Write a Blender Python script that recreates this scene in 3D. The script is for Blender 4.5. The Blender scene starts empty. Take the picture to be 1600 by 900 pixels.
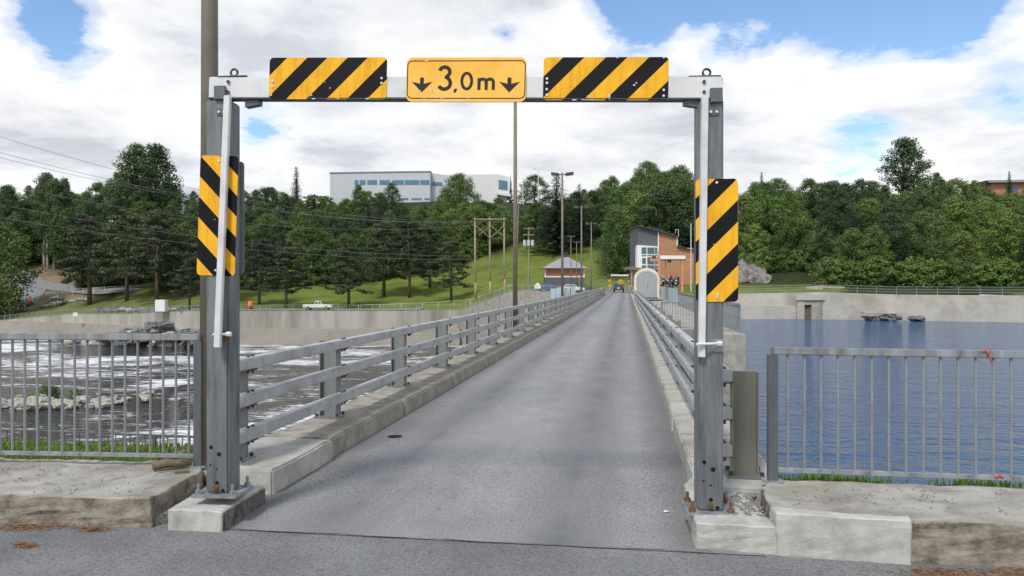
import bpy, bmesh, math, random
from mathutils import Vector, Matrix, noise as mnoise
rnd = random.Random(7)
S = bpy.context.scene
COL = S.collection
rad = math.radians
F = 1200.0          # focal length in pixels of the 1600 px wide photograph
EYE = 1.73          # eye height above the asphalt
# ------------------------------------------------------------------ camera
cam = bpy.data.cameras.new('camera'); camo = bpy.data.objects.new('camera', cam); COL.objects.link(camo)
cam.sensor_width = 36; cam.lens = 36 * F / 1600; cam.clip_end = 5000; cam.clip_start = 0.05
camo.location = (0, 0, EYE); camo.rotation_euler = (rad(90), 0, 0)
S.camera = camo
# ------------------------------------------------------------------ world
SUN_EL, SUN_AZ = rad(52), rad(205)      # azimuth clockwise from +Y: behind the viewer, a little to the left
world = bpy.data.worlds.new('World'); S.world = world; world.use_nodes = True
nt = world.node_tree; nt.nodes.clear()
def N(tree, typ, **kw):
    n = tree.nodes.new(typ)
    for k, v in kw.items(): setattr(n, k, v)
    return n
def mth(tree, op, a, b=None, c=None, clamp=False):
    n = tree.nodes.new('ShaderNodeMath'); n.operation = op; n.use_clamp = clamp
    for i, v in enumerate((a, b, c)):
        if v is None: continue
        if isinstance(v, (int, float)): n.inputs[i].default_value = v
        else: tree.links.new(v, n.inputs[i])
    return n.outputs[0]
def ramp(tree, fac, pts, interp='LINEAR'):
    n = tree.nodes.new('ShaderNodeValToRGB'); r = n.color_ramp; r.interpolation = interp
    while len(r.elements) < len(pts): r.elements.new(0.5)
    for e, (p, c) in zip(r.elements, pts):
        e.position = p; e.color = (c, c, c, 1) if isinstance(c, (int, float)) else (c[0], c[1], c[2], 1)
    tree.links.new(fac, n.inputs[0]); return n.outputs[0]
def mixc(tree, fac, a, b, blend='MIX'):
    n = tree.nodes.new('ShaderNodeMix'); n.data_type = 'RGBA'; n.blend_type = blend
    for i, v in ((0, fac), (6, a), (7, b)):
        if isinstance(v, (int, float)): n.inputs[i].default_value = v if i == 0 else (v, v, v, 1)
        elif isinstance(v, tuple): n.inputs[i].default_value = (v[0], v[1], v[2], 1)
        else: tree.links.new(v, n.inputs[i])
    return n.outputs[2]
sky = N(nt, 'ShaderNodeTexSky', sky_type='NISHITA', sun_disc=False)
sky.sun_elevation = SUN_EL; sky.sun_rotation = SUN_AZ; sky.air_density = 1.0; sky.dust_density = 0.3; sky.ozone_density = 2.0
tc = N(nt, 'ShaderNodeTexCoord'); sep = N(nt, 'ShaderNodeSeparateXYZ'); nt.links.new(tc.outputs['Generated'], sep.inputs[0])
zz = mth(nt, 'MAXIMUM', sep.outputs[2], 0.0); zz = mth(nt, 'ADD', zz, 0.16)
cxy = N(nt, 'ShaderNodeCombineXYZ')
nt.links.new(mth(nt, 'DIVIDE', sep.outputs[0], zz), cxy.inputs[0]); nt.links.new(mth(nt, 'DIVIDE', sep.outputs[1], zz), cxy.inputs[1])
def wnoise(scale, detail, rough, off, dist=0.0):
    mp = N(nt, 'ShaderNodeMapping'); mp.inputs[1].default_value = off; nt.links.new(cxy.outputs[0], mp.inputs[0])
    n = N(nt, 'ShaderNodeTexNoise'); n.inputs['Scale'].default_value = scale; n.inputs['Detail'].default_value = detail
    n.inputs['Roughness'].default_value = rough; n.inputs['Distortion'].default_value = dist
    nt.links.new(mp.outputs[0], n.inputs[0]); return n.outputs[0]
cov = wnoise(0.95, 12, 0.60, (3.1, 1.7, 0.4), 0.25)
cov2 = wnoise(2.6, 10, 0.64, (7.3, 4.2, 1.4), 0.3)
base = mth(nt, 'ADD', mth(nt, 'MULTIPLY', cov, 0.75), mth(nt, 'MULTIPLY', cov2, 0.25))
# openings of blue between the clouds, where the photograph shows them
holes = None
for (px, py, r, a) in ((98, 62, .055, .30), (790, 55, .042, .22), (410, 205, .055, .22), (1240, 8, .085, .30), (1090, 5, .08, .28), (940, -5, .07, .28), (1400, 5, .07, .24), (1520, -10, .06, .22),
                       (1370, 225, .055, .15), (1570, 138, .055, .15), (1290, 245, .04, .10), (60, -60, .09, .2)):
    d = Vector(((px - 800) / F, 1, (450 - py) / F)).normalized()
    vm = N(nt, 'ShaderNodeVectorMath', operation='DISTANCE'); nt.links.new(tc.outputs['Generated'], vm.inputs[0]); vm.inputs[1].default_value = d
    g = mth(nt, 'SUBTRACT', 1.0, mth(nt, 'DIVIDE', vm.outputs['Value'], r * 1.5), clamp=True)
    g = mth(nt, 'MULTIPLY', g, a)
    holes = g if holes is None else mth(nt, 'ADD', holes, g)
up = mth(nt, 'MULTIPLY', mth(nt, 'SUBTRACT', sep.outputs[2], 0.36, clamp=True), 0.34)     # clouds look sparser overhead than edge-on
val = mth(nt, 'SUBTRACT', mth(nt, 'SUBTRACT', mth(nt, 'ADD', base, 0.13), holes), up)
mask = ramp(nt, val, [(0.405, 0.0), (0.45, 0.6), (0.505, 1.0)], 'EASE')
shade = wnoise(1.9, 10, 0.6, (1.3, 9.1, 2.2), 0.2)
ccol = ramp(nt, shade, [(0.36, (3.7, 3.9, 4.3)), (0.47, (4.95, 5.05, 5.25)), (0.58, (5.8, 5.82, 5.88))])
thick = ramp(nt, val, [(0.5, 1.0), (0.75, 0.86)])
ccol = mixc(nt, 1.0, ccol, thick, 'MULTIPLY')
fin = mixc(nt, mask, mixc(nt, 1.0, sky.outputs[0], (.84, .92, .98), 'MULTIPLY'), ccol)
bg = N(nt, 'ShaderNodeBackground'); bg.inputs[1].default_value = 0.1; nt.links.new(fin, bg.inputs[0])
wo = N(nt, 'ShaderNodeOutputWorld'); nt.links.new(bg.outputs[0], wo.inputs[0])
# ------------------------------------------------------------------ sun (thin cloud in front of it)
sl = bpy.data.lights.new('sun', 'SUN'); sl.energy = 1.5; sl.angle = rad(10); sl.color = (1, .96, .9)
so = bpy.data.objects.new('sun', sl); COL.objects.link(so)
sd = Vector((math.sin(SUN_AZ) * math.cos(SUN_EL), math.cos(SUN_AZ) * math.cos(SUN_EL), math.sin(SUN_EL)))
so.rotation_euler = sd.to_track_quat('Z', 'Y').to_euler(); so.location = (0, -10, 30)
S.view_settings.view_transform = 'Standard'; S.view_settings.look = 'None'; S.view_settings.gamma = 1; S.view_settings.exposure = 0.92
S.view_settings.use_curve_mapping = False
S.render.engine = 'CYCLES'; S.cycles.max_bounces = 6

# ------------------------------------------------------------------ coordinates
ANG = rad(8.45); SN, CS = math.sin(ANG), math.cos(ANG)
def W(px, py, D): return Vector(((px - 800) / F * D, D, EYE + (450 - py) / F * D))
def rz(s): s -= 5.15; return 0.0037 * s + 0.000029 * s * s if s > 0 else 0.0           # the roadway climbs very gently
def R(u, s, z=0.0): return Vector((u * CS + s * SN, -u * SN + s * CS, z + rz(s)))
# ------------------------------------------------------------------ materials
def mat(name, col, rough=.7, metal=0.0, var=.15, scale=8.0, bump=0.0, bscale=60.0, dark=None, spec=.4, stain=0.0, streak=False, rust=0.0):
    m = bpy.data.materials.new(name); m.use_nodes = True; t = m.node_tree
    b = t.nodes['Principled BSDF']; b.inputs['Roughness'].default_value = rough; b.inputs['Metallic'].default_value = metal
    b.inputs['Specular IOR Level'].default_value = spec
    tcn = N(t, 'ShaderNodeTexCoord'); src = tcn.outputs['Object']
    if streak:
        mp = N(t, 'ShaderNodeMapping'); mp.inputs[3].default_value = (1, 1, .12); t.links.new(src, mp.inputs[0]); src2 = mp.outputs[0]
    else: src2 = src
    n1 = N(t, 'ShaderNodeTexNoise'); n1.inputs['Scale'].default_value = scale; n1.inputs['Detail'].default_value = 6; n1.inputs['Roughness'].default_value = .62
    t.links.new(src2, n1.inputs[0])
    lo = tuple(c * (1 - var * 2) for c in col) if dark is None else dark
    hi = tuple(min(1, c * (1 + var)) for c in col)
    c = ramp(t, n1.outputs[0], [(.3, lo), (.52, col), (.72, hi)])
    if stain > 0:
        n2 = N(t, 'ShaderNodeTexNoise'); n2.inputs['Scale'].default_value = scale * .28; n2.inputs['Detail'].default_value = 8; n2.inputs['Roughness'].default_value = .7
        t.links.new(src2, n2.inputs[0])
        c = mixc(t, mth(t, 'MULTIPLY', ramp(t, n2.outputs[0], [(.48, 0.0), (.62, 1.0)]), stain), c, tuple(x * y for x, y in zip(col, (.38, .34, .28))))
    if rust > 0:
        n4 = N(t, 'ShaderNodeTexNoise'); n4.inputs['Scale'].default_value = 22; n4.inputs['Detail'].default_value = 6
        t.links.new(src, n4.inputs[0])
        c = mixc(t, mth(t, 'MULTIPLY', ramp(t, n4.outputs[0], [(.56, 0.0), (.68, 1.0)]), rust), c, (.16, .07, .03))
    t.links.new(c, b.inputs['Base Color'])
    if bump > 0:
        n3 = N(t, 'ShaderNodeTexNoise'); n3.inputs['Scale'].default_value = bscale; n3.inputs['Detail'].default_value = 5
        t.links.new(src, n3.inputs[0])
        bm_ = N(t, 'ShaderNodeBump'); bm_.inputs['Strength'].default_value = bump; bm_.inputs['Distance'].default_value = .01
        t.links.new(n3.outputs[0], bm_.inputs['Height']); t.links.new(bm_.outputs[0], b.inputs['Normal'])
    return m
M = {}
M['galv'] = mat('galvanised_steel', (.30, .325, .345), .5, .35, .24, 11, .15, 40, stain=.25, streak=True)
M['galv_post'] = mat('mottled_galvanised_post', (.185, .205, .22), .5, .3, .28, 12, .2, 40, stain=.35, streak=True)
M['galv_dark'] = mat('dark_galvanised_steel', (.13, .145, .16), .5, .35, .16, 9, .1, 40, stain=.25, streak=True)
M['alu'] = mat('weathered_aluminium', (.66, .67, .68), .55, .05, .08, 6, .05, 60, stain=.12)
M['rail'] = mat('rail_aluminium', (.44, .45, .455), .5, .2, .12, 7, .1, 60, stain=.35)
M['rail_post'] = mat('rail_post_steel', (.25, .27, .27), .55, .3, .15, 8, .1, 60, stain=.4, streak=True)
M['steel_dark'] = mat('dark_steel', (.06, .065, .07), .5, .3, .2, 20)
M['black'] = mat('black_hole', (.006, .006, .006), .9)
M['rusty'] = mat('rusty_bolt', (.17, .10, .05), .8, .2, .3, 30, .4, 90)
M['brownpost'] = mat('stained_steel', (.28, .27, .23), .6, .2, .15, 7, .1, 50, stain=.5, streak=True)
M['conc'] = mat('old_concrete', (.36, .345, .31), .9, 0, .16, 3, .5, 70, stain=.45)
M['conc_white'] = mat('new_concrete', (.44, .435, .41), .9, 0, .14, 6, .4, 90, stain=.35)
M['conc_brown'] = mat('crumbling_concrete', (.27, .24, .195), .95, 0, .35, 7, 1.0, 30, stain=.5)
M['conc_dark'] = mat('dirty_concrete', (.13, .13, .12), .95, 0, .4, 9, 1.0, 30, stain=.4)
M['walk'] = mat('sidewalk_concrete', (.36, .345, .31), .9, 0, .2, 3.5, .8, 70, stain=.45)
M['wallconc'] = mat('river_wall_concrete', (.38, .365, .33), .9, 0, .14, .45, .2, 6, stain=.55, streak=True)
M['wallbase'] = mat('river_wall_footing', (.33, .31, .27), .9, 0, .08, .3, .1, 6)
M['reswall'] = mat('reservoir_wall_concrete', (.46, .44, .395), .9, 0, .1, .5, .2, 6, stain=.35)
M['pole'] = mat('taupe_pole_paint', (.19, .17, .135), .6, .1, .08, 5)
M['lamp'] = mat('lamp_housing', (.075, .065, .055), .6, .1, .08, 5)
M['wood'] = mat('weathered_wood', (.30, .26, .19), .9, 0, .2, 6, .2, 50, streak=True)
M['woodyellow'] = mat('yellowed_wood', (.38, .29, .13), .9, 0, .2, 6, .2, 50, streak=True)
M['white'] = mat('white_paint', (.78, .78, .77), .5, 0, .04, 3)
M['cladding'] = mat('pale_metal_cladding', (.50, .53, .565), .5, .1, .03, .4)
M['cladwhite'] = mat('white_cladding', (.64, .65, .66), .5, 0, .03, .4)
M['glass'] = mat('dark_glass', (.05, .10, .14), .08, 0, .2, .5, spec=.9)
M['bluewin'] = mat('blue_window_glass', (.07, .19, .30), .1, 0, .15, .4, spec=.9)
M['orange'] = mat('orange_cladding', (.42, .21, .115), .7, 0, .06, 1.2)
M['greyclad'] = mat('charcoal_cladding', (.10, .11, .125), .6, 0, .06, 1)
M['cranepaint'] = mat('faded_orange_paint', (.62, .27, .14), .6, 0, .1, 3)
M['roofgrey'] = mat('grey_roof_metal', (.30, .30, .315), .6, .1, .06, 2)
M['rooftrim'] = mat('brown_roof_board', (.23, .16, .10), .8, 0, .1, 3)
M['cream'] = mat('cream_shell', (.70, .63, .50), .7, 0, .06, 2, stain=.2)
M['doorgrey'] = mat('grey_door', (.32, .35, .37), .6, .1, .06, 2)
M['lightblue'] = mat('pale_blue_panel', (.42, .50, .56), .6, .1, .08, 2)
M['fencegreen'] = mat('pale_green_fence', (.33, .38, .36), .6, .2, .1, 2)
M['orangeplastic'] = mat('orange_plastic', (.80, .14, .03), .5, 0, .05, 3)
M['carwhite'] = mat('white_car_paint', (.75, .75, .75), .25, 0, .02, 2, spec=.6)
M['carblue'] = mat('blue_car_paint', (.05, .12, .25), .25, 0, .02, 2, spec=.6)
M['cardark'] = mat('dark_car_paint', (.035, .035, .06), .25, 0, .02, 2, spec=.6)
M['tyre'] = mat('tyre_rubber', (.02, .02, .02), .9)
M['rim'] = mat('wheel_rim', (.3, .3, .3), .4, .6)
M['red'] = mat('red_lens', (.5, .03, .02), .3)
M['yellow'] = mat('sign_yellow', (.78, .45, .02), .5)
M['wire'] = mat('dull_wire', (.17, .17, .17), .6)
M['rock'] = mat('grey_rock', (.15, .15, .155), .9, 0, .35, 1.2, .6, 5)
M['rockpale'] = mat('pale_rock', (.36, .345, .30), .9, 0, .25, 2, .5, 6)
M['stonewall'] = mat('mottled_rock_face', (.19, .18, .16), .9, 0, .4, 1.3, .7, 4)
M['log'] = mat('weathered_log', (.16, .12, .08), .95, 0, .3, 14, .5, 50)
M['needles'] = mat('dead_pine_needles', (.25, .12, .05), .95, 0, .3, 30, .6, 80)
M['paper'] = mat('white_litter', (.75, .75, .75), .8)
M['redtwine'] = mat('red_twine', (.6, .05, .04), .7)
M['rubber_joint'] = mat('tar_joint', (.085, .085, .085), .85)
M['bark'] = mat('tree_bark', (.11, .09, .07), .95, 0, .25, 3, .5, 12)
M['birchbark'] = mat('pale_bark', (.42, .40, .36), .9, 0, .2, 2, .3, 8)
M['deadbark'] = mat('grey_dead_bark', (.20, .18, .16), .95, 0, .25, 3, .3, 8)
M['shingle'] = mat('green_shelter_roof', (.10, .16, .13), .7)
M['cable'] = mat('yellow_hose', (.50, .30, .08), .7)

def leafmat(name, c1, c2, c3):
    m = bpy.data.materials.new(name); m.use_nodes = True; t = m.node_tree
    b = t.nodes['Principled BSDF']; b.inputs['Roughness'].default_value = .65; b.inputs['Specular IOR Level'].default_value = .25
    oi = N(t, 'ShaderNodeObjectInfo'); at = N(t, 'ShaderNodeAttribute', attribute_name='tint')
    v = mth(t, 'ADD', mth(t, 'MULTIPLY', oi.outputs['Random'], .68), mth(t, 'MULTIPLY', at.outputs['Fac'], .32))
    c = ramp(t, v, [(.12, c1), (.5, c2), (.82, c3), (.95, (c3[0] * 1.25, c3[1] * 1.08, c3[2] * .9))]); t.links.new(c, b.inputs['Base Color'])
    tr = N(t, 'ShaderNodeBsdfTranslucent'); t.links.new(c, tr.inputs[0])
    ms = N(t, 'ShaderNodeMixShader'); ms.inputs[0].default_value = .22
    out = t.nodes['Material Output']; t.links.new(b.outputs[0], ms.inputs[1]); t.links.new(tr.outputs[0], ms.inputs[2]); t.links.new(ms.outputs[0], out.inputs[0])
    return m
M['leaf'] = leafmat('broadleaf_foliage', (.058, .105, .032), (.095, .160, .042), (.150, .220, .058))
M['leafbright'] = leafmat('bright_foliage', (.095, .165, .038), (.135, .22, .05), (.19, .27, .07))
M['leafdark'] = leafmat('dark_foliage', (.046, .080, .036), (.068, .115, .043), (.095, .150, .055))
M['needle'] = leafmat('spruce_needles', (.018, .036, .022), (.028, .050, .026), (.042, .068, .030))
M['pineleaf'] = leafmat('pine_needles', (.040, .056, .032), (.060, .080, .040), (.085, .108, .050))
M['grassblade'] = leafmat('grass_blades', (.08, .15, .022), (.12, .21, .03), (.19, .26, .06))

def hazard(name, sgn, start):
    m = bpy.data.materials.new(name); m.use_nodes = True; t = m.node_tree; b = t.nodes['Principled BSDF']
    b.inputs['Roughness'].default_value = .5; b.inputs['Specular IOR Level'].default_value = .18
    tcn = N(t, 'ShaderNodeTexCoord'); sp = N(t, 'ShaderNodeSeparateXYZ'); t.links.new(tcn.outputs['Object'], sp.inputs[0])
    v = mth(t, 'ADD', sp.outputs[0], mth(t, 'MULTIPLY', sp.outputs[2], sgn))
    v = mth(t, 'FRACT', mth(t, 'ADD', mth(t, 'DIVIDE', mth(t, 'SUBTRACT', v, start), .30), 10.0))
    k = mth(t, 'LESS_THAN', v, .5)
    n1 = N(t, 'ShaderNodeTexNoise'); n1.inputs['Scale'].default_value = 9; n1.inputs['Detail'].default_value = 5; t.links.new(tcn.outputs['Object'], n1.inputs[0])
    ye = ramp(t, n1.outputs[0], [(.3, (.80, .40, .018)), (.7, (.93, .50, .035))])
    c = mixc(t, k, ye, (.008, .008, .010))
    vo = N(t, 'ShaderNodeTexVoronoi'); vo.inputs['Scale'].default_value = 13; t.links.new(tcn.outputs['Object'], vo.inputs[0])
    n2 = N(t, 'ShaderNodeTexNoise'); n2.inputs['Scale'].default_value = 6; t.links.new(tcn.outputs['Object'], n2.inputs[0])
    spk = mth(t, 'MULTIPLY', mth(t, 'LESS_THAN', vo.outputs['Distance'], .10), mth(t, 'GREATER_THAN', n2.outputs[0], .60))
    c = mixc(t, spk, c, (.55, .53, .5))
    mg = N(t, 'ShaderNodeMapping'); mg.inputs[3].default_value = (14, 14, 1.2); t.links.new(tcn.outputs['Object'], mg.inputs[0]); ng = N(t, 'ShaderNodeTexNoise'); ng.inputs['Scale'].default_value = 1.6; ng.inputs['Detail'].default_value = 6; t.links.new(mg.outputs[0], ng.inputs[0])
    c = mixc(t, 1.0, c, ramp(t, ng.outputs[0], [(.3, (.80, .77, .72)), (.55, 1.0)]), 'MULTIPLY')
    t.links.new(c, b.inputs['Base Color']); return m
def signyellow():
    m = bpy.data.materials.new('faded_sign_face'); m.use_nodes = True; t = m.node_tree; b = t.nodes['Principled BSDF']; b.inputs['Roughness'].default_value = .45
    tcn = N(t, 'ShaderNodeTexCoord')
    n1 = N(t, 'ShaderNodeTexNoise'); n1.inputs['Scale'].default_value = 3.2; n1.inputs['Detail'].default_value = 6; t.links.new(tcn.outputs['Object'], n1.inputs[0])
    c = ramp(t, n1.outputs[0], [(.35, (.86, .42, .02)), (.5, (.92, .50, .07)), (.7, (.93, .55, .13))]); t.links.new(c, b.inputs['Base Color']); return m
M['signface'] = signyellow()
M['blackprint'] = mat('black_print', (.012, .011, .011), .5, 0, .1, 9)
M['chip'] = mat('bare_metal_chip', (.6, .6, .6), .5, .2)

def asphalt():
    m = bpy.data.materials.new('worn_asphalt'); m.use_nodes = True; t = m.node_tree; b = t.nodes['Principled BSDF']
    b.inputs['Roughness'].default_value = .82; b.inputs['Specular IOR Level'].default_value = .35
    tcn = N(t, 'ShaderNodeTexCoord'); sp = N(t, 'ShaderNodeSeparateXYZ'); t.links.new(tcn.outputs['Object'], sp.inputs[0]); o = tcn.outputs['Object']
    def nz(sc, det=5, r=.6, st=None):
        s = o
        if st: mp = N(t, 'ShaderNodeMapping'); mp.inputs[3].default_value = st; t.links.new(o, mp.inputs[0]); s = mp.outputs[0]
        n = N(t, 'ShaderNodeTexNoise'); n.inputs['Scale'].default_value = sc; n.inputs['Detail'].default_value = det; n.inputs['Roughness'].default_value = r
        t.links.new(s, n.inputs[0]); return n.outputs[0]
    fine = nz(70, 4, .75); mid = nz(1.3, 7); lng = nz(1.0, 5, .6, (1.6, .16, 1)); speck = nz(42, 2, .5)
    c = ramp(t, fine, [(.28, (.07, .071, .073)), (.5, (.185, .187, .19)), (.72, (.36, .36, .357))])
    c = mixc(t, 1.0, c, ramp(t, mid, [(.3, 1.14), (.7, 1.42)]), 'MULTIPLY')
    c = mixc(t, 1.0, c, ramp(t, lng, [(.3, .86), (.7, 1.12)]), 'MULTIPLY')
    # polished wheel paths and the gritty edges
    def band(u0, w, wob):
        d = mth(t, 'ABSOLUTE', mth(t, 'SUBTRACT', mth(t, 'ADD', sp.outputs[0], mth(t, 'MULTIPLY', mth(t, 'SUBTRACT', lng, .5), wob)), u0))
        return mth(t, 'SUBTRACT', 1.0, mth(t, 'DIVIDE', d, w), clamp=True)
    tr = mth(t, 'ADD', band(-2.15, .48, .5), band(-.45, .48, .5), clamp=True)
    tr = mth(t, 'MULTIPLY', tr, ramp(t, mid, [(.3, .25), (.65, 1.0)]))
    c = mixc(t, mth(t, 'MULTIPLY', tr, .8), c, (.105, .108, .120))
    ed = mth(t, 'ADD', band(-2.95, .42, .25), band(.50, .34, .25), clamp=True)
    c = mixc(t, mth(t, 'MULTIPLY', ed, .6), c, mixc(t, speck, (.06, .06, .06), (.15, .145, .135)))
    vo = N(t, 'ShaderNodeTexVoronoi', feature='DISTANCE_TO_EDGE'); vo.inputs['Scale'].default_value = .55
    wob = N(t, 'ShaderNodeVectorMath', operation='ADD'); nv = N(t, 'ShaderNodeTexNoise'); nv.inputs['Scale'].default_value = 2.5; nv.inputs['Detail'].default_value = 6; t.links.new(o, nv.inputs[0]); t.links.new(o, wob.inputs[0])
    sc_ = N(t, 'ShaderNodeVectorMath', operation='SCALE'); sc_.inputs['Scale'].default_value = .7; t.links.new(nv.outputs['Color'], sc_.inputs[0]); t.links.new(sc_.outputs[0], wob.inputs[1]); t.links.new(wob.outputs[0], vo.inputs[0])
    crk = mth(t, 'MULTIPLY', mth(t, 'LESS_THAN', vo.outputs['Distance'], .0035), ramp(t, nz(.9, 3), [(.57, 0.0), (.66, .5)]))
    c = mixc(t, crk, c, (.04, .04, .04))
    spots = N(t, 'ShaderNodeTexVoronoi'); spots.inputs['Scale'].default_value = 3.5; t.links.new(o, spots.inputs[0])
    c = mixc(t, mth(t, 'MULTIPLY', mth(t, 'LESS_THAN', spots.outputs['Distance'], .07), .5), c, (.05, .05, .052))
    t.links.new(c, b.inputs['Base Color'])
    bp = N(t, 'ShaderNodeBump'); bp.inputs['Strength'].default_value = .55; bp.inputs['Distance'].default_value = .006
    t.links.new(fine, bp.inputs['Height']); t.links.new(bp.outputs[0], b.inputs['Normal']); return m
M['asphalt'] = asphalt()
def near_asphalt():
    m = mat('grey_asphalt', (.165, .168, .17), .85, 0, .30, 62, .5, 70); t = m.node_tree; b = t.nodes['Principled BSDF']
    src = b.inputs['Base Color'].links[0].from_socket; tcn = N(t, 'ShaderNodeTexCoord')
    n = N(t, 'ShaderNodeTexNoise'); n.inputs['Scale'].default_value = 1.1; n.inputs['Detail'].default_value = 7; t.links.new(tcn.outputs['Object'], n.inputs[0])
    t.links.new(mixc(t, 1.0, src, ramp(t, n.outputs[0], [(.3, .8), (.7, 1.3)]), 'MULTIPLY'), b.inputs['Base Color']); return m
M['nearasphalt'] = near_asphalt()

def water(name, deep, foam=False, wave=1.0, ior=1.33):
    m = bpy.data.materials.new(name); m.use_nodes = True; t = m.node_tree; b = t.nodes['Principled BSDF']
    b.inputs['Roughness'].default_value = .06; b.inputs['IOR'].default_value = ior; b.inputs['Base Color'].default_value = (*deep, 1)
    tcn = N(t, 'ShaderNodeTexCoord'); o = tcn.outputs['Object']
    def nz(sc, det, st, r=.55, dist=0.0):
        mp = N(t, 'ShaderNodeMapping'); mp.inputs[3].default_value = st; mp.inputs[2].default_value = (0, 0, rad(12)); t.links.new(o, mp.inputs[0])
        n = N(t, 'ShaderNodeTexNoise'); n.inputs['Scale'].default_value = sc; n.inputs['Detail'].default_value = det; n.inputs['Roughness'].default_value = r
        n.inputs['Distortion'].default_value = dist; t.links.new(mp.outputs[0], n.inputs[0]); return n.outputs[0]
    h = mth(t, 'ADD', mth(t, 'MULTIPLY', nz(1.7, 3, (1, 2.0, 1), .55), .55), mth(t, 'MULTIPLY', nz(.4, 3, (1, 2.2, 1)), .9))
    bp = N(t, 'ShaderNodeBump'); bp.inputs['Strength'].default_value = 1.0; bp.inputs['Distance'].default_value = .55 * wave
    t.links.new(h, bp.inputs['Height']); t.links.new(bp.outputs[0], b.inputs['Normal'])
    if foam:
        f1 = nz(.05, 5, (1, 1.25, 1), .6, .6); f2 = nz(.55, 9, (.5, 1.7, 1), .78, 1.2)
        k = mth(t, 'ADD', mth(t, 'MULTIPLY', f1, .5), mth(t, 'MULTIPLY', f2, .55))
        k = ramp(t, k, [(.522, 0.0), (.58, 1.0)])
        t.links.new(mixc(t, k, deep, (.74, .74, .76)), b.inputs['Base Color'])
        t.links.new(mth(t, 'ADD', mth(t, 'MULTIPLY', k, .7), .07), b.inputs['Roughness'])
    return m
M['river'] = water('dark_river_water', (.012, .011, .009), True, .9)
M['reservoir'] = water('blue_reservoir_water', (.026, .082, .185), False, 1.1)

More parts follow.
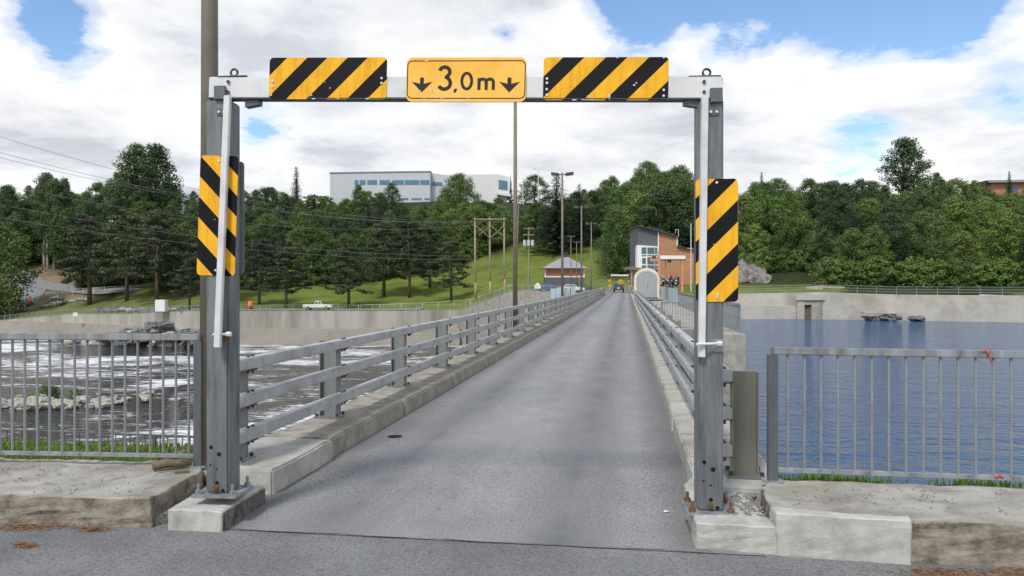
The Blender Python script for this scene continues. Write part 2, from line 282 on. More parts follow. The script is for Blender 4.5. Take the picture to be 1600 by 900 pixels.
# ------------------------------------------------------------------ mesh helpers
class MB:
    def __init__(s): s.v = []; s.f = []
    def add(s, vs, fs):
        o = len(s.v); s.v += [tuple(v) for v in vs]; s.f += [tuple(i + o for i in f) for f in fs]; return s
    def box(s, c, size, yaw=0.0):
        cx, cy, cz = c; x, y, z = size[0] / 2, size[1] / 2, size[2] / 2; ca, sa = math.cos(yaw), math.sin(yaw)
        vs = [(cx + a * x * ca - b_ * y * sa, cy + a * x * sa + b_ * y * ca, cz + d * z) for a, b_, d in
              ((-1, -1, -1), (1, -1, -1), (1, 1, -1), (-1, 1, -1), (-1, -1, 1), (1, -1, 1), (1, 1, 1), (-1, 1, 1))]
        return s.add(vs, [(0, 3, 2, 1), (4, 5, 6, 7), (0, 1, 5, 4), (1, 2, 6, 5), (2, 3, 7, 6), (3, 0, 4, 7)])
    def bar(s, p0, p1, w, h):
        p0, p1 = Vector(p0), Vector(p1); d = (p1 - p0).normalized(); up = Vector((0, 0, 1))
        if abs(d.z) > .99: up = Vector((0, 1, 0))
        sd_ = d.cross(up).normalized(); u = sd_.cross(d)
        vs = [p + sd_ * a * w / 2 + u * b_ * h / 2 for p in (p0, p1) for a, b_ in ((-1, -1), (1, -1), (1, 1), (-1, 1))]
        return s.add(vs, [(3, 2, 1, 0), (4, 5, 6, 7), (0, 1, 5, 4), (1, 2, 6, 5), (2, 3, 7, 6), (3, 0, 4, 7)])
    def sweep(s, pts, w, h, side):
        n = len(pts); vs = []
        for p in pts: vs += [Vector(p) + side * a * w / 2 + Vector((0, 0, b_ * h / 2)) for a, b_ in ((-1, -1), (1, -1), (1, 1), (-1, 1))]
        fs = [(3, 2, 1, 0), tuple(4 * (n - 1) + i for i in range(4))]
        for k in range(n - 1): fs += [(4 * k + i, 4 * k + (i + 1) % 4, 4 * k + 4 + (i + 1) % 4, 4 * k + 4 + i) for i in range(4)]
        return s.add(vs, fs)
    def cyl(s, p0, p1, r0, r1=None, n=8):
        r1 = r0 if r1 is None else r1; p0, p1 = Vector(p0), Vector(p1); d = (p1 - p0).normalized()
        a = d.orthogonal().normalized(); b_ = d.cross(a)
        vs = [p + (a * math.cos(2 * math.pi * i / n) + b_ * math.sin(2 * math.pi * i / n)) * r for p, r in ((p0, r0), (p1, r1)) for i in range(n)]
        return s.add(vs, [tuple(range(n))[::-1], tuple(range(n, 2 * n))] + [(i, (i + 1) % n, n + (i + 1) % n, n + i) for i in range(n)])
    def tube(s, pts, rs, n=6):
        pts = [Vector(p) for p in pts]; vs = []; k = len(pts)
        for i, p in enumerate(pts):
            d = (pts[min(i + 1, k - 1)] - pts[max(i - 1, 0)]).normalized(); up = Vector((0, 0, 1)) if abs(d.z) < .9 else Vector((1, 0, 0))
            a = d.cross(up).normalized(); b_ = a.cross(d); r = rs[i] if isinstance(rs, (list, tuple)) else rs
            vs += [p + (a * math.cos(2 * math.pi * j / n) + b_ * math.sin(2 * math.pi * j / n)) * r for j in range(n)]
        fs = [tuple(range(n)), tuple(range(n * (k - 1), n * k))[::-1]]
        for i in range(k - 1): fs += [(n * i + j, n * i + n + j, n * i + n + (j + 1) % n, n * i + (j + 1) % n) for j in range(n)]
        return s.add(vs, fs)
    def prism(s, poly, d):      # planar polygon (list of Vectors) extruded by vector d
        n = len(poly); d = Vector(d); poly = [Vector(p) for p in poly]
        return s.add(poly + [p + d for p in poly], [tuple(range(n))[::-1], tuple(range(n, 2 * n))] + [(i, (i + 1) % n, n + (i + 1) % n, n + i) for i in range(n)])
    def mesh(s, name, m, bevel=0.0, smooth=False):
        me = bpy.data.meshes.new(name); me.from_pydata(s.v, [], s.f); 
        b = bmesh.new(); b.from_mesh(me); bmesh.ops.recalc_face_normals(b, faces=b.faces)
        if bevel > 0: bmesh.ops.bevel(b, geom=b.edges[:], offset=bevel, segments=2, affect='EDGES', clamp_overlap=True)
        b.to_mesh(me); b.free()
        if smooth:
            for p in me.polygons: p.use_smooth = True
        me.materials.append(m); me.update(); return me
    def build(s, name, m, parent=None, bevel=0.0, smooth=False):   # vertices given in WORLD space; parent is an unrotated Empty
        off = wloc(parent); s.v = [(x - off.x, y - off.y, z - off.z) for x, y, z in s.v]
        return put(name, s.mesh(name, m, bevel, smooth), parent)
def wloc(o):
    v = Vector((0, 0, 0))
    while o is not None: v = v + o.location; o = o.parent
    return v
def put(name, me, parent=None, loc=(0, 0, 0), yaw=0.0):
    o = bpy.data.objects.new(name, me); COL.objects.link(o); o.parent = parent; o.location = loc; o.rotation_euler = (0, 0, yaw); return o
def tag(o, label=None, cat=None, group=None, kind=None):
    for k, v in (('label', label), ('category', cat), ('group', group), ('kind', kind)):
        if v: o[k] = v
    return o
def thing(name, label, cat, loc, yaw=0.0, group=None):
    o = bpy.data.objects.new(name, None); COL.objects.link(o); o.location = loc; o.rotation_euler = (0, 0, yaw); o.empty_display_size = .2
    return tag(o, label, cat, group)
def kids(o): return [c for c in ALLKIDS.get(o.name, [])]
ALLKIDS = {}
def copy_tree(o, parent=None):
    c = o.copy(); COL.objects.link(c); c.parent = parent
    for ch in o.children: copy_tree(ch, c)
    return c
def jitter(me, amt, sc, seed=0):
    for v in me.vertices:
        p = v.co * sc + Vector((seed * 3.1, seed * 1.7, 0)); n = mnoise.noise_vector(p); v.co += n * amt
def chunk(c, size, yaw, m, name, parent=None, cuts=5, amt=.012, sc=9.0, seed=0, bevel=.012):   # a weathered concrete block
    me = MB().box((0, 0, 0), size, 0).mesh(name, m)
    b = bmesh.new(); b.from_mesh(me); bmesh.ops.bevel(b, geom=b.edges[:], offset=bevel, segments=1, affect='EDGES')
    bmesh.ops.subdivide_edges(b, edges=[e for e in b.edges if e.calc_length() > .15], cuts=cuts, use_grid_fill=True); b.to_mesh(me); b.free()
    jitter(me, amt, sc, seed); return put(name, me, parent, Vector(c) - wloc(parent), yaw)

# ================================================================== SETTING: ground, road, water, hillside
g = MB().add([(-70, -60, -.006), (70, -60, -.006), (70, 5.45, -.006), (2.0, 5.6, -.006), (2.0, 6.4, -.006), (-3.2, 6.4, -.006), (-3.2, 5.9, -.006), (-70, 10.5, -.006)], [tuple(range(8))])
tag(g.build('ground', M['nearasphalt']), kind='structure')
# bridge roadway, modelled in the road's own frame
road = MB(); ss = [5.15] + [6 + i * 2 for i in range(30)] + [66 + i * 6 for i in range(15)]
us = [-3.25, -2.2, -1.2, -.2, .9]
for s_ in ss: road.v += [(u, s_, rz(s_)) for u in us]
for i in range(len(ss) - 1): road.f += [(5 * i + j, 5 * i + j + 1, 5 * i + 6 + j, 5 * i + 5 + j) for j in range(4)]
tag(put('road', road.mesh('road', M['asphalt']), yaw=-ANG), kind='structure')
jt = MB(); pts = [(-3.0 + k * .25, 5.15 + .012 * math.sin(k * 2.1) + .01 * rnd.random()) for k in range(15)]
for k in range(14):
    a, b_ = pts[k], pts[k + 1]; w = .0015 + .003 * rnd.random()
    jt.add([R(a[0], a[1] - w, .004), R(b_[0], b_[1] - w, .004), R(b_[0], b_[1] + w, .004), R(a[0], a[1] + w, .004)], [(0, 1, 2, 3)])
tag(jt.build('expansion_joint', M['rubber_joint']), kind='structure')
# water
zr, zl = -2.65, -9.4
L0, L1 = R(-3.0, -20), R(-3.0, 170); Q0, Q1 = R(0.5, -5), R(0.5, 125)
tag(MB().add([(-700, -60, zl), (L0.x, L0.y, zl), (L1.x, L1.y, zl), (-700, 330, zl)], [(0, 1, 2, 3)]).build('river', M['river']), kind='structure')
tag(MB().add([(Q0.x, Q0.y, zr), (500, -5, zr), (500, 130, zr), (Q1.x, Q1.y, zr)], [(0, 1, 2, 3)]).build('reservoir', M['reservoir']), kind='structure')

# far hillside: profile (distance, height) for a row of directions t = X / Y
PROF = [(-1.5, [(235, -7), (255, -5), (300, 6), (380, 22), (480, 28), (1000, 60)]),
        (-.83, [(200, -6.9), (215, -5.5), (245, 5), (330, 24), (430, 31), (1000, 60)]),
        (-.667, [(190, -6.6), (205, -5.6), (228, 4), (247, 11), (310, 26), (420, 33), (1000, 60)]),
        (-.5, [(166, -4.2), (180, -2.4), (202, 1), (232, 8), (305, 28), (410, 35), (1000, 60)]),
        (-.40, [(151, -3.0), (166, -2.5), (187, .4), (214, 5), (300, 31), (370, 37), (1000, 60)]),
        (-.167, [(151, -3.0), (166, -2.5), (186, .3), (207, 3.6), (300, 34), (330, 38.5), (1000, 55)]),
        (-.067, [(151, -2.9), (166, -1.5), (186, 1.8), (212, 5), (300, 35), (335, 39.5), (1000, 55)]),
        (-.003, [(131, .8), (150, 1.2), (172, 2.4), (205, 6.5), (300, 34), (340, 40), (1000, 55)]),
        (.108, [(108, .35), (150, .95), (168, 2.8), (238, 14.8), (300, 31), (400, 38), (1000, 55)]),
        (.19, [(106, .4), (146, 1.2), (160, 4.5), (200, 14), (260, 29), (400, 37), (1000, 55)]),
        (.29, [(112.6, .8), (122, 2.0), (150, 9.5), (200, 20), (255, 26), (400, 31), (1000, 50)]),
        (.5, [(104, .75), (113, 1.9), (150, 9.5), (200, 17), (260, 22), (400, 27), (1000, 45)]),
        (.667, [(97.6, .68), (106, 1.8), (150, 10), (200, 17), (260, 21), (400, 26), (1000, 45)]),
        (1.5, [(84, .6), (95, 1.8), (150, 12), (200, 17), (260, 21), (400, 26), (1000, 45)])]
def zprof(pr, D):
    if D <= pr[0][0]: return pr[0][1]
    for (a, za), (b_, zb) in zip(pr, pr[1:]):
        if D <= b_: k = (D - a) / (b_ - a); return za + (zb - za) * k
    return pr[-1][1]
def terr(t, D):
    t = max(-1.5, min(1.5, t))
    for (ta, pa), (tb, pb) in zip(PROF, PROF[1:]):
        if t <= tb:
            k = (t - ta) / (tb - ta); return zprof(pa, D) * (1 - k) + zprof(pb, D) * k
def bankD(t):
    t = max(-1.5, min(1.5, t))
    for (ta, pa), (tb, pb) in zip(PROF, PROF[1:]):
        if t <= tb: k = (t - ta) / (tb - ta); return pa[0][0] * (1 - k) + pb[0][0] * k
def lawnD(t):      # how far up the bank the mown grass reaches
    px = 800 + t * F
    P = [(-400, 150), (250, 150), (330, 180), (400, 192), (600, 207), (760, 226), (860, 240), (925, 243), (945, 170), (1100, 150), (1150, 124), (1290, 119), (1330, 100), (3000, 90)]
    for (a, da), (b_, db) in zip(P, P[1:]):
        if px <= b_: return da + (db - da) * (px - a) / (b_ - a)
    return 90
def terrain():
    ts = sorted([-1.5 + i * .02 for i in range(151)] + [p[0] for p in PROF]); ts = [t for i, t in enumerate(ts) if i == 0 or t - ts[i - 1] > .004]
    ks = [0, .012, .03, .06, .09, .12, .15, .18, .21, .24, .27, .30, .34, .38, .43, .48, .55, .65, .8, 1.0]
    v, f, cols = [], [], []
    for t in ts:
        d0 = bankD(t)
        for k in ks:
            D = d0 + (520 - d0) * k if k < 1 else 1000
            z = terr(t, D)
            if k > .02: z += .5 * mnoise.noise(Vector((t * D * .06, D * .06, 3)))
            v.append((t * D, D, z))
            px = 800 + t * F
            lawn = D < lawnD(t)
            if lawn: c = (.130, .168, .034)
            elif px < 150 and D < 236 and D > 203: c = (.20, .16, .10)
            elif px < 330 and D < 200: c = (.13, .15, .05)
            else: c = (.030, .042, .016)
            if .0 < t < .19 and D < 152: c = (.22, .215, .20)
            cols.append(c)
    n = len(ks)
    for i in range(len(ts) - 1):
        for j in range(n - 1): f.append((i * n + j, (i + 1) * n + j, (i + 1) * n + j + 1, i * n + j + 1))
    me = bpy.data.meshes.new('hillside'); me.from_pydata(v, [], f)
    ca = me.color_attributes.new('ground_kind', 'FLOAT_COLOR', 'POINT')
    for i, c in enumerate(cols): ca.data[i].color = (*c, 1)
    m = bpy.data.materials.new('grass_and_forest_floor'); m.use_nodes = True; t = m.node_tree; b = t.nodes['Principled BSDF']; b.inputs['Roughness'].default_value = .95
    b.inputs['Specular IOR Level'].default_value = .1
    at = N(t, 'ShaderNodeAttribute', attribute_name='ground_kind'); tcn = N(t, 'ShaderNodeTexCoord')
    n1 = N(t, 'ShaderNodeTexNoise'); n1.inputs['Scale'].default_value = .12; n1.inputs['Detail'].default_value = 9; n1.inputs['Roughness'].default_value = .7; t.links.new(tcn.outputs['Object'], n1.inputs[0])
    t.links.new(mixc(t, 1.0, at.outputs['Color'], ramp(t, n1.outputs[0], [(.3, (.62, .66, .6)), (.5, 1.0), (.7, (1.45, 1.25, 1.3))]), 'MULTIPLY'), b.inputs['Base Color'])
    me.materials.append(m)
    for p in me.polygons: p.use_smooth = True
    tag(put('hillside', me), kind='structure')
terrain()
def T(px, D): t = (px - 800) / F; return Vector((t * D, D, terr(t, D)))
def drape(name, pts, w, m, lift=.25):
    mb = MB()
    P = [T(px, D) for px, D in pts]; fine = []
    for a, b_ in zip(P, P[1:]): fine += [a.lerp(b_, k / 6) for k in range(6)]
    fine.append(P[-1]); vs = []
    for i, p in enumerate(fine):
        d = (fine[min(i + 1, len(fine) - 1)] - fine[max(i - 1, 0)]); d.z = 0; d.normalize(); n = Vector((d.y, -d.x, 0)) * w / 2
        for q in (p - n, p + n): vs.append((q.x, q.y, terr(q.x / q.y, q.y) + lift))
    mb.add(vs, [(2 * i, 2 * i + 1, 2 * i + 3, 2 * i + 2) for i in range(len(fine) - 1)])
    return tag(mb.build(name, m), kind='structure')
M['gravelpath'] = mat('gravel_path', (.20, .20, .205), .95, 0, .15, 1.5)
drape('path', [(-60, 208), (20, 206), (45, 210), (56, 217), (48, 224), (20, 232), (-30, 236)], 6, M['gravelpath'])
drape('service_path', [(48, 224), (110, 214), (170, 205), (215, 200)], 4, M['gravelpath'], .3)
drape('service_road', [(290, 157), (400, 156), (520, 156), (660, 156)], 5, M['gravelpath'], .2)
# near bank: grass shelf and slope down to the water on both sides of the bridge
nb = MB(); rows = [(6.0, .02), (6.9, .12), (8.0, .06), (8.8, -.45), (12.0, -1.75), (13.0, -2.3), (26, -10.2)]
xs = [-120, -60, -30, -20, -14, -10, -8, -6, -5, -4, -3.2, -2.45]
for x in xs:
    for (y, z) in rows: nb.v.append((x, y + (-x - 3) * .085, z + .03 * mnoise.noise(Vector((x, y, 0)))))
for i in range(len(xs) - 1):
    for j in range(len(rows) - 1): nb.f.append((i * 7 + j, i * 7 + 7 + j, i * 7 + 8 + j, i * 7 + j + 1))
M['bankgrass'] = mat('bank_grass', (.075, .14, .022), .95, 0, .3, 5, .6, 30)
tag(nb.build('grass_bank', M['bankgrass']), kind='structure')
nb = MB(); rows = [(5.5, .10), (5.95, .20), (6.15, .10), (7.0, -.75), (13, -4.6)]; xs = [1.9, 2.6, 3.4, 4.5, 6, 9, 14, 30, 60, 120]
for x in xs:
    for (y, z) in rows: nb.v.append((x, y - (x - 2) * .10, z))
for i in range(len(xs) - 1):
    for j in range(4): nb.f.append((i * 5 + j, i * 5 + 5 + j, i * 5 + 6 + j, i * 5 + j + 1))
tag(nb.build('reservoir_bank', M['bankgrass']), kind='structure')

# ================================================================== DAM BODY under the bridge
dam = thing('dam', 'concrete dam body carrying the narrow bridge roadway', 'dam', R(-1, 8, -.1))
b1 = MB(); b1.prism([R(-3.64, 6.6, -.2), R(1.2, 6.6, -.2), R(1.2, 110, -.3), R(-3.64, 110, -.3)], (0, 0, -11)); b1.build('deck_body', M['conc'], dam)
b2 = MB(); b2.prism([R(1.26, 30, -.12), R(4.4, 30, -.12), R(4.4, 112, -.05), R(1.26, 112, -.05)], (0, 0, -5)); b2.build('gate_deck', M['conc'], dam)
b3 = MB(); b3.prism([R(3.45, 29.6, -.10), R(4.42, 29.6, -.10), R(4.42, 31.5, -.10), R(3.45, 31.5, -.10)], (0, 0, -5)); b3.build('pier', M['conc'], dam, .04)

# ================================================================== KERBS
lk = tag(MB().prism([R(-3.64, 6.7, -.15), R(-3.15, 6.7, -.15), R(-3.15, 108, -.15), R(-3.64, 108, -.15)], (0, 0, .05)).build('kerb_left', M['conc']), kind='structure')
s_ = 7.40; k = 0; kerbm = {}
def kerb_block(u0, u1, sa, sb, h, m, parent, seed, share=None):
    if share in kerbm: me = kerbm[share]; 
    else:
        me = MB().box((0, 0, 0), (u1 - u0, sb - sa, h + .2)).mesh('kerb_block', m)
        b = bmesh.new(); b.from_mesh(me)
        bmesh.ops.subdivide_edges(b, edges=[e for e in b.edges if e.calc_length() > .5], cuts=5, use_grid_fill=True)
        bmesh.ops.bevel(b, geom=[e for e in b.edges if e.calc_face_angle(0) > .5], offset=.018, segments=2, affect='EDGES'); b.to_mesh(me); b.free()
        jitter(me, .014, 4, seed)
        if share: kerbm[share] = me
    sm = (sa + sb) / 2; c = R((u0 + u1) / 2, sm, h / 2 - .1)
    o = put('kerb_block', me, parent, c - wloc(parent), -ANG); o.rotation_euler.x = math.atan2(rz(sb) - rz(sa), sb - sa); return o
kerb_block(-3.66, -2.92, 6.05, 7.38, .205, M['conc_white'], lk, 1)
M['kerbold'] = mat('weathered_kerb', (.33, .31, .265), .92, 0, .22, 4, .7, 40, stain=.5)
while s_ < 107:
    e = s_ + (2.6 if k == 0 else 3.0)
    kerb_block(-3.66, -2.95 + rnd.uniform(-.012, .012), s_, e - .015, .20, M['kerbold'], lk, k, None if k < 6 else 'L%d' % (k % 4)); s_ = e; k += 1
rk = tag(MB().prism([R(.72, 6.4, -.15), R(1.2, 6.4, -.15), R(1.2, 108, -.15), R(.72, 108, -.15)], (0, 0, .05)).build('kerb_right', M['conc']), kind='structure')
s_ = 6.02; k = 0
M['kerbworn'] = mat('scuffed_kerb', (.42, .405, .365), .92, 0, .18, 3.5, .6, 40, stain=.4)
while s_ < 107:
    ln = rnd.uniform(.95, 1.2) if s_ < 60 else 3.0
    o = kerb_block(.52 + .004 * s_ if s_ < 40 else .68, 1.22, s_, s_ + ln - .02, .20, M['kerbworn'] if k % 3 else M['conc_white'] if k < 4 else M['kerbworn'], rk, k, None if k < 10 else ('R%d' % (k % 5) if s_ < 60 else 'RL'))
    o.rotation_euler.z += rnd.uniform(-.035, .02); s_ += ln; k += 1

# ================================================================== BRIDGE RAILINGS
SIDE = Vector((CS, -SN, 0)); ALONG = Vector((SN, CS, 0))
def railing(label, u_post, side, s_first, spacing, s_end, hts, base_z):
    root = thing('bridge_railing', label, 'railing', R(u_post, s_first, base_z))
    # post prototype
    pm = MB(); H = hts[-1] - base_z - .02
    pm.box((0, 0, H / 2), (.186, .012, H)); pm.box((.098 , 0, H / 2), (.012, .15, H)); pm.box((-.098, 0, H / 2), (.012, .15, H))
    post = put('post', pm.mesh('post', M['rail_post']), root)
    put('base_plate', MB().box((0, 0, .012), (.30, .26, .024)).mesh('base_plate', M['rail_post'], .004), post)
    bl = MB()
    for a in (-1, 1):
        for b_ in (-1, 1): bl.cyl((a * .122, b_ * .1, .024), (a * .122, b_ * .1, .055), .018, n=6)
    tag(put('anchor_bolts', bl.mesh('anchor_bolts', M['steel_dark']), post), kind='stuff')
    rb = MB(); ru = side * (.104 + .06)
    for h in hts:
        for dy in (-.04, .04): rb.cyl((ru, dy, h - base_z - .002), (ru, dy, h - base_z + .014), .016, n=6); rb.cyl((ru, dy, h - base_z - .145), (ru, dy, h - base_z - .1), .014, n=6)
        rb.box((ru - side * .02, 0, h - base_z - .112), (.12, .10, .012))
    tag(put('rail_bolts', rb.mesh('rail_bolts', M['steel_dark']), post), kind='stuff')
    s = s_first; i = 0; plist = []
    while s < s_end:
        o = post if i == 0 else copy_tree(post, root)
        o.location = R(u_post, s, base_z) - root.location; o.rotation_euler = (0, 0, -ANG); plist.append(s)
        s += (2.25 if (i == 0 and side > 0) else spacing); i += 1
    st = plist[0] - .12 if side < 0 else plist[0] - .35
    for h in hts:
        pts = [R(u_post + side * .164, q, h - .05) for q in [st] + plist[1:] + [s_end]]
        mb = MB().sweep(pts, .115, .1, SIDE); r_ = mb.build('rail', M['rail'], root, .01)
        # splice sleeves
        for q in plist[2::4]:
            c = R(u_post + side * .164, q + .35, h - .05)
            MB().bar(c - ALONG * .006, c + ALONG * .006, .117, .102).build('splice', M['steel_dark'], r_)
    return root
lr = railing('three-rail metal bridge railing on the kerb above the foaming river', -3.44, 1, 6.36, 2.76, 97, (.50, .81, 1.12), .20)
rr = railing('three-rail metal bridge railing on the kerb above the blue reservoir', .95, -1, 6.45, 2.95, 76, (.47, .77, 1.07), .20)
fp = [c for c in rr.children if c.name.startswith('post')][0]; fp.data = fp.data.copy(); fp.data.materials[0] = M['brownpost']
# concrete barrier at the far end
tag(MB().prism([R(-3.62, 97.3, .1), R(-3.1, 97.3, .1), R(-3.0, 112, .1), R(-3.6, 112, .1)], (0, 0, .95)).build('concrete_barrier', M['conc'], None, .05), 'short concrete barrier continuing the river-side bridge railing', 'barrier')
gr_ = thing('guard_rail', 'curved metal guard rail beside the cream arched shed', 'guard rail', R(.95, 76.5, .2))
MB().sweep([R(.86, q, .72) for q in (76.2, 85, 95, 104)] + [R(1.3, 108, .70)], .06, .3, SIDE).build('beam', M['rail'], gr_, .02)
for q in (78, 84, 90, 96, 102): p = R(.98, q, .2); MB().bar(p, p + Vector((0, 0, .6)), .1, .1).build('post', M['rail_post'], gr_)

# ================================================================== HEIGHT GANTRY
GL, GR = W(349, 770, 5.74), W(1107, 797, 5.42)
gy = math.atan2(GR.y - GL.y, GR.x - GL.x)
gx = Vector((math.cos(gy), math.sin(gy), 0)); gn = Vector((math.sin(gy), -math.cos(gy), 0))       # gn faces the viewer
def gD(px):
    t = (px - 800) / F; return (GL.y - GL.x * gx.y / gx.x) / (1 - t * gx.y / gx.x)
gan = thing('height_gantry', 'galvanised height-limit gantry with a light beam, striped boards and clearance sign over the road', 'gantry', (GL.x, GL.y, GL.z))
def gpost(base, top_z, w, px):
    h = top_z - base.z; mb = MB().box((base.x, base.y, base.z + .022 + (h - .022) / 2), (w, .20, h - .022), gy); p = mb.build('post', M['galv_post'], gan, .014)
    c = base - gn * .0; pl = MB().box((c.x, c.y, c.z + .011), (.34, .32, .022), gy).build('base_plate', M['galv'], p, .003)
    for a in (-1, 1):
        for b_ in (-1, 1):
            q = base + gx * a * .13 + gn * b_ * .125; MB().cyl(q + Vector((0, 0, .02)), q + Vector((0, 0, .05)), .024, n=6).cyl(q + Vector((0, 0, .05)), q + Vector((0, 0, .095)), .012, n=8).build('anchor_bolt', M['rusty'] if base.x > 0 else M['galv'], p)
    for (a, z, r) in ((-.045, .36, .014), (.015, .31, .016), (-.05, .23, .007), (.0, .2, .007), (.0, .10, .014), (.045, .045, .014)):
        q = base + gx * a + gn * .0995 + Vector((0, 0, z)); MB().cyl(q, q + gn * .0025, r, n=14).build('hole', M['black'], p)
    q = base + gx * -.005 + gn * .1 + Vector((0, 0, .062)); MB().cyl(q, q + gn * .02, .022, n=6).cyl(q, q + gn * .035, .011, n=8).build('bolt', M['rusty'], p)
    return p
ZL = EYE + (450 - 157.5) / F * 5.70; ZR = EYE + (450 - 157.5) / F * 5.38
pL = gpost(GL, ZL, .175, 349); pR = gpost(GR, ZR, .175, 1107)
def beam_pt(px): D = gD(px) - .055; return W(px, 138.6, D)
bA = beam_pt(330); bB = beam_pt(1128)
beam = MB().bar(bA, bB, .08, .156).build('beam', M['alu'], gan, .006)
lip = MB().bar(bA + Vector((0, 0, -.082)) , bB + Vector((0, 0, -.082)), .095, .008).build('bottom_lip', M['steel_dark'], beam)
roll = math.atan2(bA.z - bB.z, (bB - bA).length)
def rrect(w, h, r, n=6):
    P = []
    for cx, cz, a0 in ((w / 2 - r, h / 2 - r, 0), (-w / 2 + r, h / 2 - r, 90), (-w / 2 + r, -h / 2 + r, 180), (w / 2 - r, -h / 2 + r, 270)):
        for i in range(n + 1): a = rad(a0 + 90 * i / n); P.append((cx + r * math.cos(a), cz + r * math.sin(a)))
    return P
def plate(name, w, h, m, center, rl=0.0, r=.03, parent=gan, th=.004):
    P = rrect(w, h, r); mb = MB().prism([Vector((x, -th / 2, z)) for x, z in P], (0, th, 0)); o = put(name, mb.mesh(name, m), parent, Vector(center) - wloc(parent))
    o.rotation_euler = (0, rl, gy); return o
def on_face(px, py, off):
    D = gD(px); p = W(px, py, D) + gn * off; t = (px - 800) / F      # slide along the gantry plane back onto the sight line
    k_ = (p.x - t * p.y) / (gx.x - t * gx.y); p = p - gx * k_; return Vector((p.x, p.y, EYE + (450 - py) / F * p.y))
FACE = .095
H1 = hazard('black_yellow_stripes_a', -1, -.605); H2 = hazard('black_yellow_stripes_b', -1, -.45)
H3 = hazard('black_yellow_stripes_c', 1, .141); H4 = hazard('black_yellow_stripes_d', -1, -.134)
def bolt_heads(o, pts, th=.003):
    for x, z in pts: put('rivet', MB().cyl((x, -.002, z), (x, -.008, z), .009, n=8).mesh('rivet', M['alu']), o)
D_ = gD(512) - FACE; s1 = plate('hazard_board', 188 * D_ / F, .302, H1, on_face(512, 122.5, FACE + .004), roll)
D_ = gD(946) - FACE; s2 = plate('hazard_board', 194 * D_ / F, .302, H2, on_face(946, 123, FACE + .004), roll)
tag(s1, 'striped board on the beam with a black upper left corner'); tag(s2, 'striped board on the beam with a yellow upper left corner')
bolt_heads(s1, [(.40, -.0), (.40, -.035), (-.41, -.02), (-.41, -.06)]); bolt_heads(s2, [(-.41, 0), (-.41, -.03), (-.41, -.075), (-.41, -.115), (.405, -.08), (.405, -.12)])
D_ = gD(728) - FACE; KS = .90 / 1170 * (189 * D_ / F) / .9
cs = plate('clearance_sign', 189 * D_ / F, .315, M['signface'], on_face(728, 124.5, FACE + .008), roll, .045)
tag(cs, 'chipped yellow clearance sign reading 3,0 m between two down arrows')
def sx(x, y): return ((x - 780) * KS, (332 - y) * KS)
def ribbon(name, pts, w, closed=False, yoff=-.0026):
    n = len(pts); vs = []
    for i, (x, z) in enumerate(pts):
        a = pts[(i - 1) % n] if (i > 0 or closed) else pts[i]; b_ = pts[(i + 1) % n] if (i < n - 1 or closed) else pts[i]
        dx, dz = b_[0] - a[0], b_[1] - a[1]; l = math.hypot(dx, dz) or 1; nx, nz_ = -dz / l, dx / l
        vs += [(x + nx * w / 2, yoff, z + nz_ * w / 2), (x - nx * w / 2, yoff, z - nz_ * w / 2)]
    m = n if closed else n - 1
    fs = [(2 * i, 2 * i + 1, (2 * i + 3) % (2 * n), (2 * i + 2) % (2 * n)) for i in range(m)]
    me = MB().add(vs, fs).mesh(name, M['blackprint'])
    return put(name, me, cs)
ribbon('border', [(x, z) for x, z in rrect(1146 * KS, 362 * KS, 48 * KS, 8)], 10 * KS, True)
ribbon('digit_three', [sx(572 + 50 * math.cos(rad(a)), 258 - 47 * math.sin(rad(a))) for a in range(165, -72, -12)] + [sx(570 + 59 * math.cos(rad(a)), 366 - 58 * math.sin(rad(a))) for a in range(75, -160, -12)], 36 * KS)
ribbon('digit_zero', [sx(789 + 48 * math.cos(rad(a)), 346 - 76 * math.sin(rad(a))) for a in range(0, 360, 12)], 29 * KS, True)
me = MB().add([(x, -.0027, z) for x, z in (sx(668, 420), sx(698, 420), sx(686, 457), sx(660, 457))], [(0, 1, 2, 3)]).mesh('comma', M['blackprint']); put('comma', me, cs)
ribbon('letter_m', [sx(909, 432), sx(909, 318)], 31 * KS)
for x0 in (909, 978): ribbon('letter_m', [sx(x0, 372)] + [sx(x0 + 35 - 35 * math.cos(rad(a)), 357 - 30 * math.sin(rad(a))) for a in range(0, 181, 20)] + [sx(x0 + 70, 432)], 30 * KS, False, -.0030 if x0 > 920 else -.0034)
for cx in (350, 1203):
    P = [sx(cx + a, b_) for a, b_ in ((-19, 312), (19, 312), (19, 372), (104, 352), (0, 456), (-100, 352), (-19, 372))]
    put('arrow', MB().add([(x, -.0026, z) for x, z in P], [(0, 1, 2, 6), (2, 3, 4), (2, 4, 6), (4, 5, 6)]).mesh('arrow', M['blackprint']), cs)
crnd = random.Random(3)
for (x, y, w, h) in [(392, 146, 36, 26), (310, 500, 22, 16), (380, 508, 34, 12), (485, 506, 30, 16), (560, 508, 34, 12), (800, 506, 46, 20), (1238, 500, 26, 20), (330, 440, 34, 12), (452, 436, 18, 50), (318, 462, 20, 8), (425, 470, 10, 26), (545, 512, 16, 22)]:
    P = []
    for i in range(7): a = 2 * math.pi * i / 7; q = crnd.uniform(.55, 1.1); P.append(sx(x + w / 2 * q * math.cos(a), y + h / 2 * q * math.sin(a)))
    put('paint_chip', MB().add([(a, -.0040, b_) for a, b_ in P], [tuple(range(7))]).mesh('paint_chip', M['chip']), cs)
